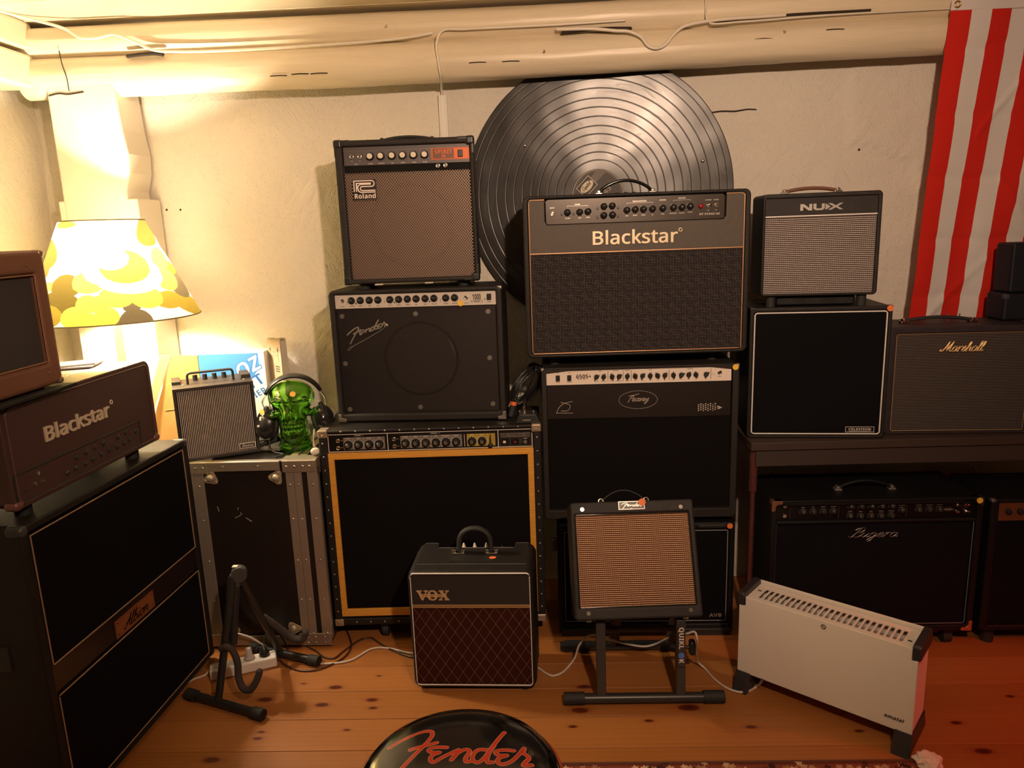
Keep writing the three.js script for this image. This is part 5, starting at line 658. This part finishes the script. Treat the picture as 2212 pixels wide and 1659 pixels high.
// ------------------------------------------------------------------ giant record on the wall
{
  const t = thing('giant_record', 'giant black vinyl record with paper label leaning on the back wall', 'record', [.25, 1.655, .05]); t.rotation.set(.02, -.06, 0, 'YXZ');
  const R = .52, gr = [.135, .165, .197, .232, .262, .296, .33, .362, .398, .432, .468, .497], nr = 360, na = 160, pos = [], uv = [], idx = [];
  for (let i = 0; i <= nr; i++) for (let j = 0; j <= na; j++) { const r = .095 + (R - .095) * i / nr, a = j / na * 2 * Math.PI; let z = .00005 * Math.sin(r * 2600); for (const q of gr) { const e = Math.abs(r - q); if (e < .0017) z -= .0008 * (1 - e / .0017); } const x = Math.cos(a) * r, y = Math.sin(a) * r; z += .0025 * noise3(x * 2.4, y * 2.4, 3) + .0007 * noise3(x * 7, y * 7, 1) - (i > nr - 2 ? .003 : 0); pos.push(x, y, z); uv.push(j / na, r); if (i < nr && j < na) { const p = i * (na + 1) + j; idx.push(p, p + na + 1, p + 1, p + 1, p + na + 1, p + na + 2); } }
  const g = new THREE.BufferGeometry(); g.setAttribute('position', new THREE.Float32BufferAttribute(pos, 3)); g.setAttribute('uv', new THREE.Float32BufferAttribute(uv, 2)); g.setIndex(idx); g.computeVertexNormals();
  const smear = ctex(1024, 1024, (g2, W) => { g2.fillStyle = '#4a4a4a'; g2.fillRect(0, 0, W, W); for (let i = 0; i < 420; i++) { const b = 46 + rnd(80) | 0; g2.strokeStyle = `rgb(${b},${b},${b})`; g2.globalAlpha = .25; g2.lineWidth = 2 + rnd(10); const x = rnd(W), y = rnd(W); g2.beginPath(); g2.moveTo(x, y); g2.quadraticCurveTo(x + rnd(-60, 60), y + rnd(-20, 20), x + rnd(-110, 110), y + rnd(-30, 30)); g2.stroke(); } }, { srgb: false }); smear.wrapS = smear.wrapT = THREE.RepeatWrapping; smear.repeat.set(3, 2);
  raw('disc', g, M([.02, .018, .017], 1, 0, { roughnessMap: smear, specularIntensity: 1, ior: 1.6 }), t);
  obj('back', T(lathe([[0, 0], [R, 0], [R, .004], [.01, .004]], 120), 0, 0, -.011, Math.PI / 2), M(.02, .5), t);
  const tx = ctex(1024, 1024, (g2, W) => { const c = W / 2; g2.fillStyle = '#3a3532'; g2.fillRect(0, 0, W, W); g2.strokeStyle = '#c9bda9'; g2.lineWidth = 10; g2.beginPath(); g2.arc(c, c, c - 18, 0, 7); g2.stroke(); g2.lineWidth = 4; g2.setLineDash([9, 7]); g2.beginPath(); g2.arc(c, c, c - 50, 2.4, 6.9); g2.stroke(); g2.setLineDash([]); g2.save(); g2.translate(320, 340); g2.rotate(-.8); g2.fillStyle = '#6a625a'; g2.fillRect(40, -95, 460, 150); g2.fillStyle = '#2f2a28'; g2.strokeStyle = '#c9bda9'; g2.lineWidth = 12; g2.fillRect(-170, -150, 330, 250); g2.strokeRect(-170, -150, 330, 250); g2.fillStyle = '#d8ccb0'; g2.beginPath(); g2.ellipse(-5, -25, 150, 82, .05, 0, 7); g2.fill(); drawStrokes(g2, fitStrokes(script('Capitol', .35).map((s) => s.map(([x, y]) => [x, -y])), -110, -75, 215, 100), 10, '#2b2523'); g2.restore(); g2.save(); g2.translate(640, 430); g2.rotate(-.7); small(g2, '45', 60, 60, 150, '#8d8479'); g2.restore(); g2.fillStyle = '#0b0908'; g2.beginPath(); g2.arc(c, c, 34, 0, 7); g2.fill(); });
  const lb = new THREE.CircleGeometry(.102, 64); const lm = raw('paper_label', lb, pmat(tx, .55), t); lm.position.z = .006;
  for (const [x, y] of [[.4, .115], [.42, -.04], [-.28, .2]]) obj('screw', sph(.006, x, y, .006, 1, 1, .6, 10, 6), steel, t);
}
// ------------------------------------------------------------------ striped flag
{
  const t = thing('flag', 'striped red and white flag hanging from the log beam at the right', 'flag', [1.467, 2.262, .215]);
  const FW = .92, FH = 1.465, nx = 120, ny = 150, g = new THREE.PlaneGeometry(FW, FH, nx, ny), p = g.attributes.position;
  for (let i = 0; i < p.count; i++) { const u = p.getX(i) / FW + .5, v = .5 - p.getY(i) / FH, y = v * FH, narrow = 1 - .12 * Math.min(1, v * 1.4), x = u * FW * narrow - .075 * v; let z = .012 * Math.sin(u * 17 + v * 2) * (.25 + v) + .01 * noise3(u * 5, v * 4, 5) * (.3 + v); for (const q of [.105, .255, .405, .56, .7, .85]) { const e = (v - q - .006 * noise3(u * 6, q * 9, 1)) / .012; z -= .0045 * Math.exp(-e * e); } for (const [a, b, c] of [[.3, .2, 1.2], [.42, .5, -1.1], [.2, .68, .9]]) { const e = ((u - a) * c + (v - b) * 1.4) / .02; if (Math.abs(u - a) < .12) z += .005 * Math.exp(-e * e); } z -= .02 * Math.min(1, v * 2); p.setXYZ(i, x, -y, z); }
  g.computeVertexNormals();
  const tx = ctex(1300, 2048, (c, W, H) => { const R = '#cf2a20', Wh = '#ded9d6'; c.fillStyle = Wh; c.fillRect(0, 0, W, H); c.fillStyle = R; for (let i = 0; i < 13; i += 2) c.fillRect(i * W / 13, 46, W / 13, H); c.strokeStyle = '#bdb6b0'; c.lineWidth = 2; c.strokeRect(0, 44, W, 1); });
  const fm = raw('cloth', g, pmat(tx, .85, { transmission: .12, thickness: 0, side: THREE.DoubleSide, specularIntensity: .3, sheen: .3 }), t); obj('hem', [tube([[0, -.032, .005], [.45, -.032, .0], [.9, -.032, .004]], .0018, 30, 5)], M([.7, .67, .64], .8), t); obj('grommet', new THREE.TorusGeometry(.0095, .003, 8, 20).translate(.018, -.014, .006), brass, t);
}
// ------------------------------------------------------------------ stack against the left wall
{
  const w = .8, h = .838, d = .36, L = .022, t = thing('speaker_cabinet', 'big black speaker cabinet with gold-piped double grille and copper name plate at the lower left', 'cabinet', [-1.272, 0, .97], 86.5);
  const add = (n, g, m) => { const o = obj(n, g, m, t); o.position.y = L; return o; };
  add('cabinet', cabinetShell(w, h, d, [-.372, .014, .372, .816], .022, .014, .006), blackTolex); for (const x of [-1, 1]) for (const z of [-.05, -.3]) obj('foot', cylY(.022, L, x * .34, 0, z), rubber, t);
  const gp = M([.52, .34, .2], .4, .4); for (const [y0, y1, n] of [[.44, .808, 0], [.02, .353, 1]]) { add('grille', rbox(.736, y1 - y0, .018, .003, 0, (y0 + y1) / 2, -.013), blueBlackCloth); add('piping', ring(-.367, y0 + .002, .367, y1 - .002, .003, .0022, -.003), gp); }
  add('centre_strip', rbox(.74, .086, .014, .002, 0, .3965, -.018), M([.02, .012, .012], .25)); const tx = ctex(768, 224, (g, W, H) => { g.fillStyle = '#a86a42'; g.fillRect(0, 0, W, H); g.strokeStyle = '#7c4526'; g.lineWidth = 6; g.strokeRect(8, 8, W - 16, H - 16); drawStrokes(g, fitStrokes(script('Albion', .35).map((s) => s.map(([x, y]) => [x, -y])), 140, 45, 490, 135), 19, '#2a120a'); g.fillStyle = '#4a2412'; for (const x of [40, W - 40]) for (const y of [40, H - 40]) { g.beginPath(); g.arc(x, y, 11, 0, 7); g.fill(); } });
  printBoard('name_plate', .2, .056, .004, pmat(tx, .35, { metalness: .35 }), t, -.006, L + .388, -.005); for (const x of [-1, 1]) for (const y of [0, 1]) add('corner_cap', rbox(.03, .03, .05, .012, x * (w / 2 - .013), y ? h - .013 : .013, -.022), M(.05, .4), ); obj('side_handle', [rbox(.008, .07, .18, .003, -w / 2, .5, -.18)], plastic, t);
}
{
  const w = .645, h = .272, d = .25, L = .036, t = thing('guitar_amplifier', 'wine-black amplifier head with cream lettering on the big cabinet at the left', 'amplifier', [-1.293, .86, 1.027], 86.5);
  const add = (n, g, m) => { const o = obj(n, g, m, t); o.position.y = L; return o; };
  const s = rrect(-w / 2, 0, w / 2, h, .03); s.holes.push(rrect(-.325 + .012, .014, .226, .092, .004, new THREE.Path())); add('cabinet', [extr(s, d * .4, .0042, 8), rbox(w - .004, h - .004, d * .64, .028, 0, h / 2, -d * .66, 5)], wineTolex);
  add('front_edge', ring(-w / 2 + .018, .012, w / 2 - .014, h - .014, .02, .0028, .0005), M([.12, .06, .055], .4)); const rec = add('control_panel', box(.54, .08, .004, -.045, .053, -.034), M([.008, .007, .007], .35)); add('slot_edge', ring(-.311, .0155, .2245, .0905, .004, .0022, .001), M(.03, .3));
  const lk = merged([lathe([[0, 0], [.0098, 0], [.0098, .012], [.0085, .014], [.0078, .034], [.006, .037], [0, .0375]], 18).rotateX(Math.PI / 2)]); knobs(t, [[.2, .075], [.165, .058], [.135, .056], [.1, .054], [.06, .056], [.025, .054], [-.015, .052], [-.05, .05], [-.09, .05], [-.125, .048], [.15, .085], [.11, .082], [.04, .083], [0, .082], [-.04, .08], [-.08, .078]].map(([x, y]) => [x, y + L - .012]), lk, M(.025, .15, 0, { clearcoat: 1 }), -.032); knobs(t, [[-.22, .05], [-.25, .048], [-.28, .046], [-.235, .075]].map(([x, y]) => [x, y + L - .004]), merged([cylZ(.008, .008, .006, 0, 0, 0, 6), rod([0, 0, 0], [.004, .006, .034], .004, 8, .0055)]), chrome, -.032, 'toggle_switch');
  add('logo', [T(word('Blackstar', F.reg, .272, .043, .005, 0, .022), -.186, .142, 0), new THREE.TorusGeometry(.0055, .0018, 8, 18).translate(.1, .182, .003)], M([.68, .57, .42], .4, .1)).position.z = .0005;
  for (const x of [-1, 1]) for (const z of [-.05, -.2]) obj('foot', cylY(.021, L, x * .24, 0, z), rubber, t); for (const x of [-1, 1]) add('corner_cap', rbox(.034, .026, .04, .012, x * (w / 2 - .014), .012, -.014), M([.2, .09, .075], .35, .2));
}
{
  const w = .4, h = .352, d = .22, L = .014, t = thing('guitar_amplifier', 'brown covered combo with dark grille cut off by the left edge, on the wine-black head', 'amplifier', [-1.29, 1.168, 1.325], 88);
  const add = (n, g, m) => { const o = obj(n, g, m, t); o.position.y = L; return o; };
  add('cabinet', [...cabinetShell(w, h, d, [-.17, .062, .155, .292], .022, .012, .003)], brownTolex); add('grille', box(.33, .236, .01, -.008, .177, -.02), M([.045, .038, .035], .9, 0, { bumpMap: pebble, bumpScale: .0004 })); for (const x of [-1, 1]) for (const z of [-.04, -.18]) obj('foot', cylY(.014, L, x * .15, 0, z), rubber, t);
  for (const [x, y] of [[.13, .315], [.145, .035], [-.13, .315]]) add('screw', sph(.0045, x, y, .001, 1, 1, .5, 8, 6), M([.25, .13, .07], .5, .5)); for (const y of [0, 1]) add('corner_cap', rbox(.022, .02, .03, .009, w / 2 - .0095, y ? h - .0085 : .0085, -.013), M([.4, .3, .22], .35, .6)); add('piping', ring(-.168, .064, .153, .29, .003, .0022, -.002), M([.3, .14, .07], .5)); obj('shelf_board', rbox(.34, .008, .24, .002, .05, .004, -.1), dark, t);
}
for (const [i, x, z, r, w, d, y, c, lab] of [[0, -1.47, .80, .25, .15, .11, 0, [.5, .47, .4], 'pale booklet lying under another on the wine-black head'], [1, -1.47, .795, .5, .13, .095, .005, [.13, .12, .11], 'dark folded leaflet on top of the pale booklet on the head']]) { const t = thing('booklet', lab, 'booklet', [x, 1.168 + y, z], r / D2R); obj('pages', rbox(w, .004, d, .0008, 0, .002, 0), M([.7, .67, .6], .8), t); obj('cover', rbox(w + .002, .0008, d + .002, .0003, 0, .0046, 0), M(c, .5), t); }
// ------------------------------------------------------------------ stool in front
{
  const t = thing('stool', 'round black padded stool with red piping and red script lettering, bottom centre', 'stool', [-.163, 0, 1.9]), R = .187;
  const prof = [[0, .622], [.06, .6215], [.11, .619], [.15, .612], [.172, .601], [.182, .588], [.1845, .575]]; const g = lathe(prof, 96), p = g.attributes.position, uv = g.attributes.uv; for (let i = 0; i < uv.count; i++) uv.setXY(i, p.getX(i) / .4 + .5, .5 - p.getZ(i) / .4);
  const tx = ctex(2048, 2048, (c, W) => { c.fillStyle = '#0b0809'; c.fillRect(0, 0, W, W); const k = W / .4, st = FLOGO.map((s) => s.map(([u, v]) => [((-.302 + (u - 400) * 2.015e-4 + .163) + .2) * k, ((1.857 + (-v - 635) * 2.97e-4 - 1.9) + .2) * k])); drawStrokes(c, st, 46, '#c98a76'); drawStrokes(c, st, 31, '#d8401f'); c.strokeStyle = '#8d817a'; c.lineWidth = 4; const rx = ((-.302 + 1330 * 2.015e-4 + .163) + .2) * k, ry = ((1.857 + 70 * 2.97e-4 - 1.9) + .2) * k; c.beginPath(); c.ellipse(rx, ry, 22, 30, 0, 0, 7); c.stroke(); small(c, 'R', rx, ry + 13, 34, '#8d817a'); });
  raw('seat', g, pmat(tx, .16, { clearcoat: .6, clearcoatRoughness: .1 }), t);
  obj('seat_side', lathe([[.1845, .575], [.186, .56], [.1845, .545], [.17, .53], [0, .53]], 96), glossBlack, t); obj('piping', T(new THREE.TorusGeometry(.186, .0038, 8, 120), 0, .577, 0, Math.PI / 2), M([.5, .06, .02], .25, 0, { clearcoat: 1 }), t); obj('rim', lathe([[.16, .525], [.186, .525], [.188, .535], [.184, .545]], 96), chrome, t);
  for (let i = 0; i < 4; i++) { const a = i * Math.PI / 2 + .785; obj('leg', rod([Math.cos(a) * .12, .53, Math.sin(a) * .12], [Math.cos(a) * .17, .0, Math.sin(a) * .17], .012, 14), chrome, t); } obj('foot_ring', T(new THREE.TorusGeometry(.158, .008, 8, 64), 0, .2, 0, Math.PI / 2), chrome, t);
}
// ------------------------------------------------------------------ convector heater
{
  const w = .53, h = .276, d = .14, L = .06, t = thing('convector_heater', 'cream convector heater with slotted top standing askew on the floor at the right', 'heater', [.846, 0, .955], -39.3);
  const cr = M([.78, .73, .66], .45), blk = M([.03, .026, .03], .42), add = (n, g, m) => { const o = obj(n, g, m, t); o.position.y = L; return o; };
  add('front_panel', extr(poly([[-.267, 0], [.267, 0], [.267, .237], [.25, .237], [.25, h], [-.246, h], [-.246, .243], [-.267, .243]].map(([x, y]) => [x, y])), .006, .002), cr); add('back_panel', rbox(w, h + .004, .006, .002, 0, h / 2 + .002, -d + .003), cr); for (const x of [-1, 1]) add('end_panel', rbox(.006, .24, d - .01, .002, x * .262, .122, -d / 2), cr);
  const top = rrect(-.25, -.128, .25, -.008, .002); for (let i = 0; i < 25; i++) { const x = -.2125 + i * .0176; top.holes.push(rrect(x - .0052, -.106, x + .0052, -.036, .004, new THREE.Path())); } add('slotted_top', extr(top, .004, .001).rotateX(Math.PI / 2).translate(0, h - .012, 0), cr);
  add('heating_element', [...Array(3)].map((_, i) => rod([-.22, .12 + i * .03, -.04 - i * .03], [.22, .12 + i * .03, -.04 - i * .03], .005, 8)), greyMetal); add('inner_plate', box(.49, .2, .004, 0, .14, -.1), M([.35, .32, .28], .6)); add('floor_plate', box(.5, .004, d - .02, 0, .006, -d / 2), cr);
  for (const x of [-1, 1]) { add('end_handle', (() => { const s = rrect(-.138, .238, .002, h + .012, .012); return extr(s, .024, .005).rotateY(-Math.PI / 2).scale(-1, 1, -1); })().translate(0, 0, 0), blk).position.set(x > 0 ? .25 + .024 : -.25, L, -.136 + .0); add('foot', (() => { const s = poly([[-.17, -L], [.03, -L], [.005, .004], [-.145, .004]]); return extr(s, .05, .004).rotateY(-Math.PI / 2).scale(-1, 1, -1); })(), blk).position.set(x > 0 ? .27 : -.22, L, -.14); }
  put(obj('screw_mark', [new THREE.TorusGeometry(.0068, .0012, 6, 20), rbox(.011, .002, .0015, .0005).rotateZ(-.8)], M([.1, .07, .05], .5), t), .004, L + .257, .0008);
  const tx = ctex(384, 96, (g, W, H) => { g.fillStyle = '#d5cdbf'; g.fillRect(0, 0, W, H); g.save(); g.translate(W / 2, 66); g.transform(1, 0, -.15, 1, 0, 0); g.fillStyle = '#2d221b'; g.font = 'bold 74px sans-serif'; g.textAlign = 'center'; g.fillText('ematel', 0, 0); g.restore(); });
  obj('lettering', word('ematel', F.bold, .052, .012, .0008, .2), M([.06, .04, .03], .5), t).position.set(.19, L + .032, .0002); obj('slot_mark', [rbox(.012, .002, .004, .0005, -.232, h - .0065, -.08), rbox(.012, .002, .004, .0005, .232, h - .0065, -.05)], dark, t).position.y = L;
}
// ------------------------------------------------------------------ guitar stand, power strip, floor cables
{
  const o3 = [-1.06, 0, .76], q = (a) => a.map((v, i) => v - o3[i]), blk = M(.02, .35), foam = M([.045, .035, .032], .85), t = thing('guitar_stand', 'black A-frame guitar stand with foam hooks beside the big left cabinet', 'stand', o3);
  obj('front_leg', [rod(q([-1.055, .425, .765]), q([-1.107, .03, .868]), .0145, 16, .012), rod(q([-1.048, .42, .75]), q([-1.06, .2, .81]), .013, 16)], blk, t); obj('rear_leg', [rod(q([-1.04, .41, .745]), q([-1.0, .03, .575]), .0125, 16)], blk, t);
  for (const [a, b] of [[[-1.238, .02, .817], [-.931, .02, .938]], [[-1.12, .02, .532], [-.834, .02, .635]]]) { const f = obj('foot_bar', rod(q(a), q(b), .0145, 16), blk, t), d = V3(b).sub(V3(a)).normalize().multiplyScalar(.04); for (const [e, s] of [[a, 1], [b, -1]]) obj('rubber_end', rod(q(e), q([e[0] + d.x * s, e[1], e[2] + d.z * s]), .0195, 16), rubber, f); }
  obj('hinge_head', [cylZ(.026, .026, .03, 0, 0, -.015, 28).rotateY(.35).translate(...q([-1.035, .432, .757])), rbox(.03, .05, .035, .006, ...q([-1.05, .41, .755]))], M([.06, .055, .055], .45), t); obj('label', rbox(.018, .003, .016, .001, ...q([-1.046, .459, .757])), cream, t);
  obj('cradle_hook', tube([[-1.09, .2, .835], [-1.071, .209, .84], [-1.052, .195, .84], [-1.038, .152, .845], [-1.035, .1, .855], [-1.015, .07, .87], [-.99, .072, .875], [-.97, .1, .87], [-.958, .13, .865]].map(q), .0115, 60, 12), foam, t); obj('cradle_hook', tube([[-1.02, .195, .63], [-1.0, .17, .62], [-.965, .125, .605], [-.93, .092, .6], [-.9, .09, .6], [-.886, .113, .6]].map(q), .0135, 50, 12), foam, t);
}
{
  const a = Math.atan2(.055, .132), t = thing('power_strip', 'white power strip with two plugs on the floor behind the guitar stand', 'power strip', [-1.105, 0, .655], a / D2R); obj('housing', rbox(.23, .042, .056, .008, 0, .0215, 0, 3), M([.75, .71, .66], .4), t);
  for (let i = 0; i < 4; i++) obj('socket', [T(new THREE.TorusGeometry(.019, .002, 8, 28), -.082 + i * .052, .0425, 0, Math.PI / 2), cylY(.0185, .001, -.082 + i * .052, .0422, 0, 24)], M([.5, .47, .43], .5), t); obj('switch', rbox(.014, .006, .022, .002, -.104, .043, 0), cream, t);
  obj('white_plug', lathe([[0, .043], [.0185, .043], [.0185, .05], [.012, .058], [.01, .085], [0, .086]], 20).translate(.022, 0, 0), M([.55, .5, .46], .5), t); obj('black_plug', [lathe([[0, .043], [.018, .043], [.018, .055], [.012, .066], [.008, .08], [0, .081]], 20).translate(.074, 0, 0)], plastic, t);
}
const onFloor = (l, r) => l.map(([x, y, z]) => [x, y === .006 ? r + .0005 : y, z]), floorCable = (label, pts, r, mat) => wire('cable', label, onFloor(pts, r), r, mat, pts.length * 10);
const whiteCable = M([.62, .54, .48], .45), brownCable = M([.05, .022, .014], .3);
floorCable('white lead from the power strip running out under the big left cabinet', [[-1.222, .02, .672], [-1.235, .006, .683], [-1.265, .006, .71], [-1.301, .006, .761], [-1.36, .006, .82]], .0038, whiteCable);
floorCable('dark brown cable curving before the flight case from the power strip to the combo', [[-1.0, .014, .6], [-.99, .006, .6], [-.971, .006, .623], [-.902, .006, .665], [-.841, .006, .666], [-.795, .006, .636], [-.753, .006, .58], [-.746, .006, .513], [-.776, .006, .432], [-.795, .006, .394]], .0034, brownCable);
floorCable('dark brown cable looping past the castor to the diamond-grille combo', [[-.928, .006, .5], [-.877, .006, .538], [-.826, .006, .585], [-.791, .006, .59], [-.765, .006, .538], [-.714, .006, .461], [-.682, .006, .455], [-.645, .006, .49], [-.581, .006, .543], [-.5, .006, .591], [-.4, .006, .6]], .0034, brownCable);
floorCable('long white cable along the floor from the case foot to the diamond-grille combo', [[-1.18, .1, .56], [-1.116, .075, .555], [-1.07, .03, .54], [-1.03, .006, .535], [-.993, .006, .55], [-.928, .006, .59], [-.852, .006, .622], [-.785, .006, .624], [-.724, .006, .605], [-.66, .006, .53], [-.6, .006, .53], [-.512, .006, .565], [-.4, .006, .58]], .0038, whiteCable);
floorCable('black lead rising from the strip plug behind the guitar stand', [[-1.041, .08, .611], [-1.035, .11, .6], [-1.02, .12, .56], [-1.0, .05, .53], [-.985, .004, .528]], .003, rubber);
floorCable('white cable looping on the floor between the diamond-grille combo and the folding stand', [[-.12, .006, .62], [-.06, .006, .65], [-.029, .006, .675], [-.007, .006, .703], [.018, .006, .72], [.048, .006, .705], [.076, .006, .665], [.098, .03, .655], [.115, .084, .66], [.134, .11, .66], [.165, .112, .64], [.221, .083, .62], [.295, .055, .61], [.357, .045, .61], [.4, .05, .6], [.44, .07, .6]], .0038, whiteCable);
floorCable('white heater lead hanging from the stand and curving over the floor to the heater', [[.44, .17, .74], [.47, .195, .78], [.494, .207, .79], [.5, .19, .8], [.512, .1, .74], [.535, .02, .68], [.555, .006, .69], [.572, .006, .75], [.6, .006, .8], [.635, .006, .825], [.668, .006, .822], [.7, .006, .8], [.705, .04, .83], [.7, .085, .87]], .0038, whiteCable);
// ------------------------------------------------------------------ rug and scrap of paper at the lower edge
{
  const t = thing('rug', 'patterned red-brown rug at the lower edge of the floor', 'rug', [.53, 0, 1.98]), W = 1.05, D = 1.65;
  const tx = ctex(1130, 1650, (g, w, h) => { g.fillStyle = '#5a2418'; g.fillRect(0, 0, w, h); g.fillStyle = '#7d3a24'; g.fillRect(14, 14, w - 28, 90); for (let i = 0; i < 700; i++) { const b = i < 260, x = b ? 20 + rnd(w - 40) : rnd(w), y = b ? 18 + rnd(80) : rnd(h); g.fillStyle = ['#b08c6c', '#9a6c50', '#c4a382', '#3a140e'][i % 4]; g.save(); g.translate(x, y); g.rotate(rnd(6.28)); for (let k = 0; k < 5; k++) { g.rotate(1.2566); g.beginPath(); g.ellipse(0, 6, 3.4, 6, 0, 0, 7); g.fill(); } g.restore(); } });
  printBoardFlat('pile', W, D, pmat(tx, .95)); function printBoardFlat(n, w, d, m) { const g = box(w, .007, d, 0, .0035, 0), uv = g.attributes.uv, p = g.attributes.position; for (let i = 0; i < uv.count; i++) uv.setXY(i, p.getX(i) / w + .5, .5 - p.getZ(i) / d); raw(n, g, m, t); } obj('binding', [rod([-W / 2, .004, -D / 2], [W / 2, .004, -D / 2], .0045, 8), rod([W / 2, .004, -D / 2], [W / 2, .004, D / 2], .0045, 8)], M([.12, .045, .025], .9), t);
}
{
  const g = new THREE.IcosahedronGeometry(.034, 5), p = g.attributes.position, v = new THREE.Vector3(); for (let i = 0; i < p.count; i++) { v.fromBufferAttribute(p, i); const k = 1 + .22 * noise3(v.x * 45, v.y * 45, v.z * 45) + .1 * noise3(v.x * 110, v.y * 110, v.z * 110); p.setXYZ(i, v.x * k * 1.1, Math.max(0, v.y * k * .6 + .012), v.z * k); } g.computeVertexNormals();
  const m = obj('crumpled_paper', g, M([.72, .6, .56], .85), null); m.position.set(1.082, .0, 1.168); tag(m, 'crumpled pale paper on the floor beside the right heater foot', 'paper');
}
renderer.render(scene, camera);
